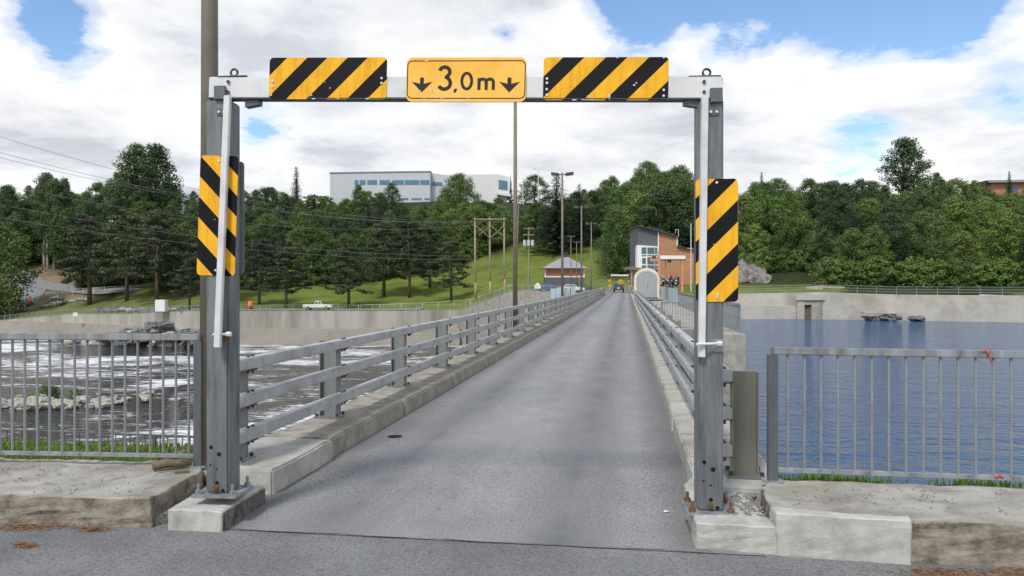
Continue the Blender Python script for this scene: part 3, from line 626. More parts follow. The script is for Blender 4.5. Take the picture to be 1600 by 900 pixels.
for (bo, lst) in ((s2, [(-.215, -.146, .05, .016), (-.15, -.147, .04, .010), (-.09, -.147, .05, .010), (.03, -.13, .022, .05), (.20, -.045, .018, .018), (.215, -.03, .01, .016), (.08, .148, .02, .010), (.40, .146, .02, .01)]), (s1, [(-.1, -.147, .03, .01), (.02, -.07, .012, .012), (.3, -.147, .04, .012), (-.42, -.12, .02, .02), (.08, -.148, .03, .01)])):
    for (x, z, w, h) in lst:
        P = [(x + w / 2 * crnd.uniform(.6, 1.1) * math.cos(a), z + h / 2 * crnd.uniform(.6, 1.1) * math.sin(a)) for a in [2 * math.pi * i / 7 for i in range(7)]]
        put('paint_chip', MB().add([(a, -.0030, b_) for a, b_ in P], [tuple(range(7))]).mesh('paint_chip', M['chip']), bo)
D_ = gD(340) - .13; s3 = plate('hazard_board', 62 * D_ / F, 188 * D_ / F, H3, on_face(340, 337, .105) , rad(2.0))
D_ = gD(1120) - .13; s4 = plate('hazard_board', 65 * D_ / F, 193 * D_ / F, H4, on_face(1120, 375.5, .105), rad(-.2))
tag(s3, 'upright striped board on the post beside the foaming river'); tag(s4, 'upright striped board on the post beside the reservoir')
bolt_heads(s3, [(0, .40), (0, -.40)]); bolt_heads(s4, [(0, -.375), (0, -.395), (0, .40)])
for px, py in ((358, 341), (1118, 378)): tag(plate('rear_board', .30, .86, M['galv'], on_face(px + (-6 if px < 800 else 2), py, -.115)), 'bare grey back of a board facing the other way')
# light drop bars
for nm, a, b_ in (('l', (356, 150, .13), (340, 543, .17)), ('r', (1101, 150, .12), (1096, 558, .13))):
    A = on_face(*a); B = on_face(*b_); br = MB().bar(A, B, .045, .045).build('drop_bar', M['alu'], gan, .004)
    c = on_face(b_[0] + (5 if nm == 'l' else 4), b_[1] - 20, .15 if nm == 'l' else .135)
    q = on_face(b_[0] + (12 if nm == 'l' else 26), b_[1] - 18, .101)
    MB().box(q, (.055 if nm == 'l' else .075, .012, .085), gy).build('latch_plate', M['rusty'] if nm == 'l' else M['galv'], gan, .003)
    p0 = on_face(b_[0] - 8, b_[1] - 20, .185); p1 = on_face(b_[0] + (14 if nm == 'l' else 24), b_[1] - 21, .135); MB().cyl(p0, p1, .010, n=8).cyl(p1, p1 + gx * .035, .018, n=6).build('latch_pin', M['alu'], gan)
    # end brackets and gussets
    e = on_face(344 if nm == 'l' else 1119, 145 if nm == 'l' else 149, .11); MB().box(e, (.085, .03, .10), gy).build('bracket', M['galv_dark'], gan, .004)
    e = on_face(394 if nm == 'l' else 1079, 160, .09); sgn = 1 if nm == 'l' else -1
    MB().prism([e - gx * sgn * .06 + Vector((0, 0, .022)) - gn * .08, e + gx * sgn * .045 + Vector((0, 0, .022)) - gn * .08, e + gx * sgn * .045 + Vector((0, 0, -.012)) - gn * .08, e - gx * sgn * .06 + Vector((0, 0, -.03)) - gn * .08], gn * .07).build('gusset', M['galv_dark'], gan)
    e = on_face(347 if nm == 'l' else 1115, 175, .103); MB().box(e, (.075, .008, .05), gy).build('cleat', M['galv_dark'], gan)
    for d in (-.02, .02): MB().cyl(e + gx * d, e + gx * d + gn * .014, .010, n=8).build('bolt', M['alu'], gan)
    for py in (128, 144): e = on_face(357 if nm == 'l' else 1100, py, .096); MB().cyl(e, e + gn * .012, .012, n=8).build('bolt', M['steel_dark'], gan)
    c = on_face(366 if nm == 'l' else 1104, 113.6, .055); ring = [c + gx * .026 * math.cos(a) + Vector((0, 0, .026 * math.sin(a))) for a in [i * math.pi / 8 for i in range(17)]]
    MB().tube(ring, .0085, 6).build('eye_bolt', M['steel_dark'], gan, smooth=True)
    e = on_face(366 if nm == 'l' else 1100, 120.8, .055); MB().box(e, (.22, .085, .006), gy).build('cap_plate', M['galv_dark'], gan)

# ================================================================== PLINTHS AND SIDEWALKS
def block(name, poly, z0, z1, m, parent=None, amt=.010, seed=0, sub=True):
    mb = MB().prism([Vector((p[0], p[1], z0)) for p in poly], (0, 0, z1 - z0)); me = mb.mesh(name, m)
    b = bmesh.new(); b.from_mesh(me); bmesh.ops.triangulate(b, faces=[f for f in b.faces if len(f.verts) > 4])
    bmesh.ops.bevel(b, geom=[e for e in b.edges if e.calc_face_angle(0) > .6], offset=.009, segments=1, affect='EDGES')
    bmesh.ops.subdivide_edges(b, edges=[e for e in b.edges if e.calc_length() > .2], cuts=6, use_grid_fill=True)
    bmesh.ops.subdivide_edges(b, edges=[e for e in b.edges if e.calc_length() > .2], cuts=2, use_grid_fill=True); b.to_mesh(me); b.free()
    jitter(me, amt * .55, 6, seed); jitter(me, amt * .8, 23, seed + 4); o = put(name, me, parent)
    if parent: o.location = -wloc(parent)
    return o
def gp(px, py, z): D = (EYE - z) * F / (py - 450); return ((px - 800) / F * D, D)       # a point on the level z
pl = [gp(262, 827, 0), gp(346, 830, 0), gp(413, 786, 0), (gp(413, 786, 0)[0] - .42, 6.2)]
plq = tag(block('plinth', pl, -.05, .145, M['conc_white'], amt=.012, seed=2), 'pale concrete plinth with a blackened side under the gantry post next to the river', 'plinth')
a_, b2_ = Vector((*pl[1], 0)), Vector((*pl[2], 0)); nn = Vector(((b2_ - a_).y, -(b2_ - a_).x, 0)).normalized()
pe = MB(); stp = 16
for i in range(stp + 1):
    p = a_.lerp(b2_, .02 + .96 * i / stp) + nn * .006; top = .125 + .018 * mnoise.noise(Vector((i * .9, 2, 0)))
    for k_, z in enumerate((-.01, .04, .085, top)): q = p + nn * (.008 * mnoise.noise(Vector((i * .8, k_ * 1.3, 5))) + .010); pe.v.append((q.x, q.y, z))
for i in range(stp): pe.f += [(4 * i + j, 4 * i + 4 + j, 4 * i + 5 + j, 4 * i + 1 + j) for j in range(3)]
pe.build('grime_crust', M['conc_dark'], plq)
rp = [gp(1087, 857, 0), gp(1216, 866, 0), (gp(1216, 866, 0)[0] + .05, 6.6), R(.60, 6.7)[:2], gp(1069, 790, 0)]
tag(block('plinth', rp, -.05, .175, M['conc_white'], amt=.010, seed=5), 'pale low concrete plinth under the gantry post next to the reservoir', 'plinth')
# left sidewalk
lw = [(-30, 8.35), gp(0, 816, 0), gp(238, 822, 0), (gp(318, 735, .21)[0], gp(318, 735, .21)[1]), (-2.45, 6.75), (-30, 10.0)]
lw = [(-30, 8.1), gp(0, 815, 0), gp(236, 824, 0), gp(316, 737, .2), gp(318, 722, .2), (-4.55, 6.86), (-30, 9.9)]
def walk(name, poly, z0, z1, topm, sidem, seed):
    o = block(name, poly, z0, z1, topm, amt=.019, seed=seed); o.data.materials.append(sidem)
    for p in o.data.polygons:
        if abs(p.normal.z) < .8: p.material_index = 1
    return tag(o, kind='structure')
walk('sidewalk', lw, -.05, .205, M['walk'], M['conc_brown'], 3)
rw = [gp(1213, 866, 0), gp(1424, 880, 0), gp(1428, 880, 0), (7, 4.15), (30, 1.9), (30, 3.7), (7, 5.25), (2.55, 5.78), (2.02, 5.85), (gp(1190, 765, .25)[0], gp(1190, 765, .25)[1])]
walk('sidewalk_reservoir', [(p[0], p[1] + .03) for p in rw], -.05, .26, M['walk'], M['conc_brown'], 8)
we = [gp(1214, 867, 0), gp(1424, 881, 0), (gp(1424, 881, 0)[0] + .02, gp(1424, 881, 0)[1] + .07), (gp(1214, 867, 0)[0] + .0, gp(1214, 867, 0)[1] + .15)]
tag(block('kerb_repair', we, -.05, .272, M['conc_white'], amt=.010, seed=11), 'white patched concrete end of the reservoir-side sidewalk kerb', 'kerb')
# gravel gathered between plinth and sidewalk
M['gravel'] = mat('grit', (.22, .21, .19), .95, 0, .35, 60, .9, 60)
def gravel(name, poly, n, zf, seed, szr=(.006, .018)):
    r = random.Random(seed); mb = MB(); xs_ = [p[0] for p in poly]; ys_ = [p[1] for p in poly]; c = 0
    def inside(x, y):
        k_ = False
        for (x1, y1), (x2, y2) in zip(poly, poly[1:] + poly[:1]):
            if (y1 > y) != (y2 > y) and x < (x2 - x1) * (y - y1) / (y2 - y1) + x1: k_ = not k_
        return k_
    while c < n:
        x, y = r.uniform(min(xs_), max(xs_)), r.uniform(min(ys_), max(ys_))
        if not inside(x, y): continue
        s = r.uniform(*szr); a = r.random() * 6; z = zf(x, y)
        mb.add([(x + s * math.cos(a + q) * r.uniform(.7, 1.2), y + s * math.sin(a + q), z) for q in (0, 1.6, 3.1, 4.7)] + [(x, y, z + s * .9)], [(0, 1, 4), (1, 2, 4), (2, 3, 4), (3, 0, 4)]); c += 1
    return tag(mb.build(name, M['gravel']), kind='stuff')
gv = [gp(236, 822, 0), gp(264, 806, .05), (pl[3][0], 6.2), (-2.35, 6.75), gp(316, 737, .2)]
tag(MB().prism([Vector((x, y, -.02)) for x, y in gv], (0, 0, .09)).build('grit_bed', M['gravel']), kind='structure')
tag(gravel('loose_gravel', gv, 260, lambda x, y: .068, 1), 'loose grit between the plinth and the sidewalk')
gravel('loose_gravel', [gp(1120, 800, .18), gp(1200, 808, .18), gp(1180, 770, .18), gp(1130, 765, .18)], 220, lambda x, y: .176, 2)
gravel('road_grit', [R(.1, 5.4)[:2], R(.5, 5.4)[:2], R(.53, 12)[:2], R(.25, 12)[:2]], 420, lambda x, y: rz(y) + .002, 3, (.003, .009))
gravel('road_grit', [R(-2.9, 6.4)[:2], R(-2.5, 6.4)[:2], R(-2.6, 12)[:2], R(-2.93, 12)[:2]], 420, lambda x, y: rz(y) + .002, 4, (.003, .009))
gravel('road_grit', [R(-2.6, 5.2)[:2], R(.4, 5.2)[:2], R(.4, 9)[:2], R(-2.6, 9)[:2]], 160, lambda x, y: rz(y) + .002, 5, (.002, .006))
gravel('sidewalk_grit', [gp(1230, 790, .26), gp(1590, 808, .26), gp(1590, 762, .26), gp(1230, 762, .26)], 120, lambda x, y: .262, 6, (.004, .012))
gravel('sidewalk_grit', [gp(0, 770, .2), gp(225, 776, .2), gp(290, 738, .2), gp(0, 722, .2)], 110, lambda x, y: .207, 9, (.004, .012))
def needles(pxs, n, seed):
    r = random.Random(seed); mb = MB()
    for (cx, cy, wx, wy) in pxs:
        for i in range(n):
            px, py = r.gauss(cx, wx), r.gauss(cy, wy); x, y = gp(px, py, 0); a = r.random() * 6.3; l = r.uniform(.012, .035); dx, dy = math.cos(a) * l, math.sin(a) * l
            mb.add([(x - dx, y - dy, .001), (x + dx, y + dy, .003), (x + dx * .5 - dy * .12, y + dy * .5 + dx * .12, .006)], [(0, 1, 2)])
    return tag(mb.build('pine_needle_litter', M['needles']), kind='stuff')
needles([(25, 825, 22, 3), (148, 827, 13, 2), (75, 822, 30, 3), (40, 852, 8, 2)], 210, 1)
needles([(1460, 894, 25, 4), (1590, 894, 25, 4), (1520, 898, 50, 4)], 220, 2)
tag(put('drain_hole', MB().cyl((0, 0, 0), (0, 0, .003), .085, n=18).mesh('drain_hole', M['black']), None, R(*(lambda p: (p[0] * CS - p[1] * SN, p[0] * SN + p[1] * CS))(gp(617, 680, 0.03)), .002)), 'small round drain hole in the asphalt near the kerb', 'drain')
x, y = gp(1041, 797, .02); tag(put('litter_scrap', MB().add([(-.022, -.012, 0), (.018, -.018, .004), (.024, .012, 0), (-.012, .018, .008)], [(0, 1, 2, 3)]).mesh('litter_scrap', M['paper']), None, (x, y, rz(y) + .006)), 'scrap of white paper on the asphalt by the reservoir-side kerb', 'litter')
lg = thing('driftwood', 'weathered log and broken wood scraps lying at the sidewalk end', 'wood', (gp(270, 735, .205)[0], gp(270, 735, .205)[1], .205))
A = Vector((*gp(238, 733, .22), .245)); B = Vector((*gp(300, 728, .22), .25)); MB().tube([A, A.lerp(B, .4) + Vector((0, 0, .012)), A.lerp(B, .75), B], [.036, .04, .033, .022], 8).build('log', M['log'], lg, smooth=True)
A = Vector((*gp(250, 722, .24), .25)); B = Vector((*gp(292, 716, .24), .30)); MB().bar(A, B, .14, .03).build('wood_slab', M['log'], lg, .008)
A = Vector((*gp(284, 738, .21), .215)); MB().box(A, (.10, .05, .02), .3).build('wood_chip', M['log'], lg)

# ================================================================== PICKET FENCES on the sidewalks
def picket_fence(name, label, A, B, zA, zB, height, pitch, end_posts, pr=.011, rw_=.055, rh=.055, mrail='galv', group=None, mp='galv', bottom=.09, cat='fence', post_w=.075):
    A, B = Vector((A[0], A[1], zA)), Vector((B[0], B[1], zB)); d = B - A; L = d.length; d.normalize(); up = Vector((0, 0, 1))
    root = thing(name, label, cat, A, 0, group)
    MB().bar(A + up * height, B + up * height, rw_, rh).build('top_rail', M[mrail], root, .006 if rw_ > .05 else 0)
    MB().bar(A + up * bottom, B + up * bottom, .035 if rw_ > .04 else .02, .03 if rw_ > .04 else .02).build('bottom_rail', M[mrail], root)
    pk = MB().cyl((0, 0, bottom), (0, 0, height), pr, n=6).mesh('picket', M[mp]); n = int(L / pitch)
    for i in range(1, n): p = A + d * (i * L / n); put('picket', pk, root, p - A)
    pm = MB().box((0, 0, (height - rh / 2) / 2), (post_w, post_w * .8, height - rh / 2)).mesh('post', M['galv_dark'] if post_w > .06 else M[mp], .006 if post_w > .06 else 0)
    for k_ in end_posts:
        p = A + d * (k_ * L); o = put('post', pm, root, p - A, math.atan2(d.y, d.x))
        if post_w > .06: put('foot_plate', MB().box((0, 0, .006), (.15, .12, .012)).mesh('foot_plate', M['galv']), o)
    return root
fA = gp(315, 729, .205); D0 = fA[1]
zt = EYE - (527 - 450) / F * D0; hL = zt - .205
picket_fence('picket_fence', 'galvanised picket fence along the river-side sidewalk beside the gantry', fA, (fA[0] - 6.0, fA[1] + 6.0 * .075), .205, .205, hL, .112, (.004, .5, 1))
fB = gp(1205, 752, .26); D1 = fB[1]; zt2 = EYE - (548 - 450) / F * D1
dirB = Vector((math.cos(rad(-7.5)), math.sin(rad(-7.5))))
pf = picket_fence('picket_fence', 'galvanised picket fence with red twine along the reservoir-side sidewalk', fB, (fB[0] + dirB.x * 4.6, fB[1] + dirB.y * 4.6), .26, .235, zt2 - .26, .121, (.002, .99))
q = Vector((fB[0], fB[1], .26)) + Vector((dirB.x, dirB.y, 0)) * 1.505 + Vector((0, 0, zt2 - .26))
tw = MB(); tw.tube([q + Vector((-.03, -.035, .01)), q + Vector((-.005, -.04, .03)), q + Vector((.02, -.036, -.02)), q + Vector((.045, -.04, -.09))], .0042, 5).tube([q + Vector((.0, -.04, .02)), q + Vector((.005, -.045, -.04)), q + Vector((.03, -.04, .025))], .0038, 5)
tag(tw.build('twine', M['redtwine']), 'scrap of red twine knotted round the fence top rail', 'twine')
q2 = Vector((fB[0], fB[1], .26)) + Vector((dirB.x, dirB.y, 0)) * 1.60 + Vector((0, 0, .09)); tag(MB().tube([q2 + Vector((-.03, -.025, 0)), q2 + Vector((0, -.03, .012)), q2 + Vector((.03, -.025, -.005))], .007, 5).build('twine', M['redtwine']), 'scrap of red twine on the fence bottom rail', 'twine')
picket_fence('river_fence', 'low dark picket fence down the grass bank above the river', (-1.6, 11.8), (-18, 13.6), -1.75, -1.55, 1.08, .125, [i / 8 for i in range(9)], .008, .035, .03, 'galv_dark', None, 'galv_dark', post_w=.05)
# grass blades
def blades(name, n, fn, seed, hmin, hmax):
    r = random.Random(seed); mb = MB(); tints = []
    for i in range(n):
        x, y, z = fn(r); h = r.uniform(hmin, hmax); a = r.random() * 6.3; w = .006 + .004 * r.random(); dx, dy = math.cos(a), math.sin(a); l = r.uniform(.1, .5) * h
        mb.add([(x - dy * w, y + dx * w, z - .02), (x + dy * w, y - dx * w, z - .02), (x + dx * l * .4 + dy * w * .7, y + dy * l * .4 - dx * w * .7, z + h * .6), (x + dx * l, y + dy * l, z + h), (x + dx * l * .4 - dy * w * .7, y + dy * l * .4 + dx * w * .7, z + h * .6)], [(0, 1, 2, 4), (2, 3, 4)]); tints += [r.random()] * 2
    o = mb.build(name, M['grassblade']); at = o.data.attributes.new('tint', 'FLOAT', 'FACE')
    for i, v in enumerate(tints): at.data[i].value = v
    return tag(o, kind='stuff')
def fl(r):
    x = -2.75 - abs(r.uniform(0, 5.5)); k_ = r.random() ** 1.3; y = 6.9 + 1.25 * k_ + (-x - 3) * .085; return x, y, .115 - .06 * k_ + .02 * mnoise.noise(Vector((x * 2, y * 2, 1)))
blades('grass', 9000, fl, 1, .015, .05)
def fr(r):
    x = r.choice([2.25, 2.35, 2.5, 2.7, 3.45, 3.6, 4.4]) + r.gauss(0, .12); return x, 5.9 - (x - 2) * .10 + abs(r.gauss(0, .08)), .20
blades('grass', 900, fr, 2, .04, .11)

# ================================================================== STREET LAMPS
def lamp_proto():
    root = thing('street_lamp', 'x', 'street lamp', (0, 0, 0)); H = 7.9
    put('pole', MB().cyl((0, 0, 0), (0, 0, H), .085, .055, 12).mesh('pole', M['pole'], 0, True), root)
    put('base', MB().box((0, 0, .02), (.3, .3, .04)).mesh('base', M['pole']), root)
    put('bracket', MB().bar((-.3, 0, H - .12), (.3, 0, H - .12), .05, .05).mesh('bracket', M['lamp']), root)
    for s in (-1, 1):
        mb = MB().prism([Vector((s * .2, -.17, H - .2)), Vector((s * .66, -.17, H - .14)), Vector((s * .66, -.17, H + .02)), Vector((s * .2, -.17, H - .04))], (0, .34, 0)); o = put('lamp_head', mb.mesh('lamp_head', M['lamp'], .01), root)
        put('lens', MB().add([(s * .24, -.13, H - .199), (s * .62, -.13, H - .149), (s * .62, .13, H - .149), (s * .24, .13, H - .199)], [(0, 1, 2, 3)]).mesh('lens', M['white']), o)
    return root
lp = lamp_proto()
lamps = [((-3.95, 6.05, .1), 'tall taupe lamp post rising right beside the gantry', 1.35), ((-3.75, 26, 0), 'taupe lamp post on the bridge, first one beyond the gantry', 1), ((-3.75, 45.6, 0), 'twin-headed taupe lamp post on the bridge, second beyond the gantry', 1),
         ((-3.75, 65.4, 0), 'twin-headed taupe lamp post on the bridge, third beyond the gantry', 1), ((-3.75, 84, 0), 'twin-headed taupe lamp post on the bridge, fourth beyond the gantry', 1)]
for i, ((u, s, z), lab, sc) in enumerate(lamps):
    o = lp if i == 0 else copy_tree(lp); o.location = R(u, s, z); o['label'] = lab; o['group'] = 'lamp posts along the bridge'; o.rotation_euler = (0, 0, -ANG); o.scale = (1, 1, 1.063)
for i, (px, top, D) in enumerate(((892, 368, 125), (901, 377, 140))):
    o = copy_tree(lp); p = T(px, D); o.location = p; o['label'] = ('twin-headed lamp post in the yard by the hip-roofed hut', 'farther twin-headed lamp post in the yard by the hip-roofed hut')[i]; o['group'] = 'yard lamp posts'; o.rotation_euler = (0, 0, -ANG)
    h = EYE + (450 - top) / F * D - p.z; o.scale = (1, 1, h / 7.9)
lp.location = (W(327.5, 0, 6.62).x, 6.62, .1)

# ================================================================== FAR WALLS
def wall(name, label, pts, base_z, m, th=.8, footing=None):
    root = thing(name, label, 'wall', Vector((pts[0][0], pts[0][1], base_z)))
    n = len(pts)
    for i, (a, b_) in enumerate(zip(pts, pts[1:])):
        L = (Vector(b_) - Vector(a)); k_ = max(1, int(L.length / 9))
        for j in range(k_):
            p = Vector(a).lerp(Vector(b_), j / k_); q = Vector(a).lerp(Vector(b_), (j + 1) / k_); d = (q - p); d.z = 0; d.normalize(); nn_ = Vector((-d.y, d.x, 0)); q = q - d * .02
            mb = MB(); vs = []
            for w_, o_ in ((p, 0), (q, 0)): vs += [(w_.x, w_.y, base_z - .6), (w_.x + nn_.x * th, w_.y + nn_.y * th, base_z - .6), (w_.x + nn_.x * th, w_.y + nn_.y * th, w_.z), (w_.x, w_.y, w_.z)]
            mb.add(vs, [(0, 1, 2, 3), (7, 6, 5, 4), (0, 3, 7, 4), (3, 2, 6, 7), (2, 1, 5, 6), (1, 0, 4, 5)]); mb.build('wall_panel', m, root)
            if footing:
                mb = MB(); f_ = -nn_ * footing[0]; zt_ = min(base_z + footing[1], w_.z - .4)
                mb.prism([p + f_ - Vector((0, 0, p.z - base_z + .6)), q + f_ - Vector((0, 0, q.z - base_z + .6)), q - nn_ * .01 - Vector((0, 0, q.z - base_z + .6)), p - nn_ * .01 - Vector((0, 0, p.z - base_z + .6))], (0, 0, footing[1] + .6)); mb.build('footing', M['wallbase'], root)
    return root
def bp(t, dz=0.0): D = bankD(t); return Vector((t * D, D - .5, terr(t, D) + dz))
lts = [-1.2, -.83, -.667, -.58, -.5, -.45, -.40, -.3, -.167, -.067]
wall('river_wall', 'stained concrete retaining wall on the far side of the foaming river', [bp(t, .25) for t in lts], zl, M['wallconc'], .8, (1.0, 3.2))
wall('abutment_wall', 'pale concrete abutment wall climbing to the far bridge end', [bp(-.067, .25), bp(-.035, .3), bp(-.003, .3), bp(.05, .25), bp(.105, .25)], zl, M['conc'], .8)
rts = [.262, .29, .4, .5, .667, 1.2]
wall('reservoir_wall', 'long pale concrete wall with a railing along the far reservoir shore', [bp(t, .1) for t in rts], zr, M['reswall'], .8)
# intake recess and ledges on the reservoir wall
WF = bankD((1265 - 800) / F) - .5
ir = thing('intake_recess', 'concrete intake bay with a narrow dark doorway in the reservoir wall', 'intake', W(1265, 500, 110.4))
for (x0, x1, y0, y1, D0_, m_) in ((1246, 1257, 462, 499, WF - .7, 'reswall'), (1257, 1268, 462, 470, WF - .6, 'reswall'), (1268, 1287, 462, 499, WF - .65, 'conc'), (1244, 1289, 460, 463, WF - .9, 'reswall')):
    a, b_ = W(x0, y0, D0_), W(x1, y1 + 6, D0_); MB().box(((a.x + b_.x) / 2, D0_ + .3, (a.z + b_.z) / 2), (b_.x - a.x, .6, a.z - b_.z)).build('surround', M[m_], ir)
a, b_ = W(1257, 470, WF - .2), W(1268, 506, WF - .2); MB().box(((a.x + b_.x) / 2, WF - .1, (a.z + b_.z) / 2), (b_.x - a.x, .2, a.z - b_.z)).build('door', M['log'], ir)
a, b_ = W(1156, 478, 108), W(1245, 506, 108); MB().box(((a.x + b_.x) / 2, 109.6, (a.z + b_.z) / 2), (b_.x - a.x, 3.2, a.z - b_.z)).build('ledge', M['reswall'], ir)
lo = thing('low_wall', 'low broken concrete wall behind the reservoir railing', 'wall', T(1270, 118))
Pq = [(1260, 448), (1285, 446), (1320, 448), (1390, 447), (1450, 447), (1500, 452), (1530, 457)]
for (xa, ya), (xb, yb) in zip(Pq, Pq[1:]):
    a, b_ = W(xa, ya, 115), W(xb, yb, 113.5); MB().add([a, b_, Vector((b_.x, b_.y, -.5)), Vector((a.x, a.y, -.5)), a + Vector((0, .5, 0)), b_ + Vector((0, .5, 0)), Vector((b_.x, b_.y + .5, -.5)), Vector((a.x, a.y + .5, -.5))], [(0, 1, 2, 3), (4, 7, 6, 5), (0, 4, 5, 1), (0, 3, 7, 4), (1, 5, 6, 2)]).build('wall_section', M['reswall'], lo)

def rail_fence(name, label, pts, h, pitch, m, rails=(1.0, .5), pr=.035, cat='fence', mesh_panel=False):
    root = thing(name, label, cat, pts[0]); pm = MB().box((0, 0, h / 2), (pr * 2, pr * 2, h)).mesh('post', m)
    for a, b_ in zip(pts, pts[1:]):
        a, b_ = Vector(a), Vector(b_); n = max(1, round((b_ - a).length / pitch))
        for i in range(n): put('post', pm, root, a.lerp(b_, i / n) - root.location)
        for k_ in rails: MB().bar(a + Vector((0, 0, h * k_)), b_ + Vector((0, 0, h * k_)), .05, .05).build('rail', m, root)
        if mesh_panel:
            n2 = int((b_ - a).length / .35); mb = MB()
            for i in range(n2): p = a.lerp(b_, i / n2); mb.bar(p + Vector((0, 0, .06)), p + Vector((0, 0, h)), .02, .02)
            tag(mb.build('mesh_wires', m, root), kind='stuff')
    return root
rail_fence('river_wall_fence', 'pale green mesh fence along the top of the river wall', [bp(t, .25) + Vector((0, .4, 0)) for t in lts[1:]] , 1.15, 2.3, M['fencegreen'], (1.0, .12), .035, 'fence', True)
rail_fence('abutment_fence', 'pale green mesh fence climbing the abutment wall', [bp(t, .3) + Vector((0, .4, 0)) for t in (-.067, -.035, -.003, .05, .10)], 1.15, 2.3, M['fencegreen'], (1.0, .12), .035, 'fence', True)
rail_fence('reservoir_railing', 'grey metal railing along the top of the reservoir wall', [bp(t, .1) + Vector((0, .4, 0)) for t in rts], 1.05, 2.4, M['galv'], (1.0, .66, .33), .035, 'railing')
rail_fence('path_fence', 'white fence beside the gravel service path on the river bank', [T(80, 211), T(130, 208), T(180, 203), T(217, 198)], 1.6, 4, M['alu'], (1.0, .55), .05)
rail_fence('bank_guard_rail', 'thin guard rail climbing the lawn towards the utility poles', [T(560, 158), T(660, 160), T(735, 156), T(800, 152)], 1.0, 4, M['alu'], (1.0,), .04)
rail_fence('yard_fence', 'chain-link fence round the yard at the far bridge end', [T(905, 150), T(925, 152), T(955, 152), T(985, 152)], 2.6, 3.2, M['fencegreen'], (1.0, .5), .04, 'fence', True)
# gate-deck fences on the dam
fz = -.05
picket_fence('gate_deck_fence', 'grey picket fence across the near end of the gate deck', R(1.5, 33, 0)[:2], R(4.3, 30.3, 0)[:2], R(0, 33, -.1).z, R(0, 30.3, -.1).z, 1.1, .14, (0, .5, 1), .012, .05, .05, 'galv', None, 'galv', post_w=.055)
picket_fence('gate_deck_fence', 'grey picket fence along the reservoir edge of the gate deck', R(4.3, 30.5, 0)[:2], R(4.3, 66, 0)[:2], R(0, 30.5, -.1).z, R(0, 66, -.1).z, 1.1, .16, [i / 14 for i in range(15)], .012, .05, .05, 'galv', None, 'galv', post_w=.055)
pf3 = thing('panel_fence', 'pale blue sheet-panel fence along the gate deck before the crane', 'fence', R(4.2, 66.5, 0))
for i in range(14):
    a, b_ = R(4.25 - i * .0, 66.5 + i * 2.2, -.05), R(4.25, 68.6 + i * 2.2, -.05)
    MB().prism([a, b_, b_ + Vector((0, 0, 1.4)), a + Vector((0, 0, 1.4))], SIDE * .05).build('panel', M['lightblue'], pf3)
hs = MB(); hp = [R(2.2 + .12 * math.sin(k_ * .9), 34 + k_ * 2.2, .03) for k_ in range(18)]; hs.tube(hp, .05, 6)
tag(hs.build('hose', M['cable'], None, smooth=True), 'long ochre hose lying along the gate deck', 'hose')

# ================================================================== CREAM ARCHED SHED
ar = thing('arched_shed', 'cream arched shed with grey double doors beside the road', 'shed', R(2.1, 80, .2), -ANG)
def arch(w, h, n=14):
    r = w / 2; P = [(-r, 0)]; 
    for i in range(n + 1): a = math.pi - math.pi * i / n; P.append((r * math.cos(a), h - r * .82 + r * .82 * math.sin(a)))
    P.append((r, 0)); return P
P = arch(2.55, 3.15); put('shell', MB().prism([Vector((x, 0, z)) for x, z in P], (0, 5, 0)).mesh('shell', M['cream'], .05), ar)
P = arch(2.1, 2.85)
for s in (-1, 1):
    Q = [(x, z) for x, z in P if x * s >= -.001]; Q = ([(.012 * s, 0), ] + [q for q in Q if q[1] > 0 or abs(q[0]) > .5] + [(.012 * s, 2.85)]) if s > 0 else None
    Pd = [(s * .012, 0)] + [(s * abs(x), z) for x, z in P if x > .01] [::-1] + [(s * .012, 2.84)]
    d = put('door', MB().prism([Vector((x, -.03, z)) for x, z in Pd], (0, .05, 0)).mesh('door', M['doorgrey']), ar)
    if s > 0: put('handle', MB().box((.1, -.05, 1.3), (.04, .05, .3)).mesh('handle', M['steel_dark']), d)
put('sill', MB().box((0, -.06, .06), (2.2, .1, .12)).mesh('sill', M['steel_dark']), ar)

# ================================================================== POWERHOUSE
DB = 130
ph = thing('powerhouse', 'orange and charcoal clad powerhouse with a sloping roof and white window block', 'building', W(1040, 440, DB))
def wpoly(pts, D, depth, m, name, parent=ph, bevel=0): 
    return MB().prism([W(x, y, D) for x, y in pts], (0, depth, 0)).build(name, M[m], parent, bevel)
wpoly([(997, 353), (1028, 362), (1028, 445), (997, 445)], DB, 9, 'greyclad', 'grey_wall')
wpoly([(1029.6, 363), (1058.5, 370.5), (1058.5, 445), (1029.6, 445)], DB - .05, 9, 'orange', 'orange_wall')
wpoly([(1058.6, 385), (1084, 391), (1084, 445), (1058.6, 445)], DB - .02, 9, 'orange', 'orange_lower_wall')
wpoly([(1028, 362), (1029.6, 362.4), (1029.6, 418), (1028, 418)], DB - .2, 1, 'white', 'corner_trim')
wpoly([(1057.4, 370.5), (1059, 371), (1059, 386), (1057.4, 386)], DB - .2, 1, 'white', 'corner_trim')
wpoly([(995.5, 351.2), (1060, 368.6), (1060, 370.4), (995.5, 353)], DB - .6, 10, 'steel_dark', 'upper_roof')
wpoly([(1058, 383.5), (1086, 389.6), (1086, 391.2), (1058, 385)], DB - .5, 10, 'steel_dark', 'lower_roof')
wpoly([(996, 383), (1028, 385), (1028, 421), (995.5, 421)], DB - .9, 2, 'white', 'window_block')
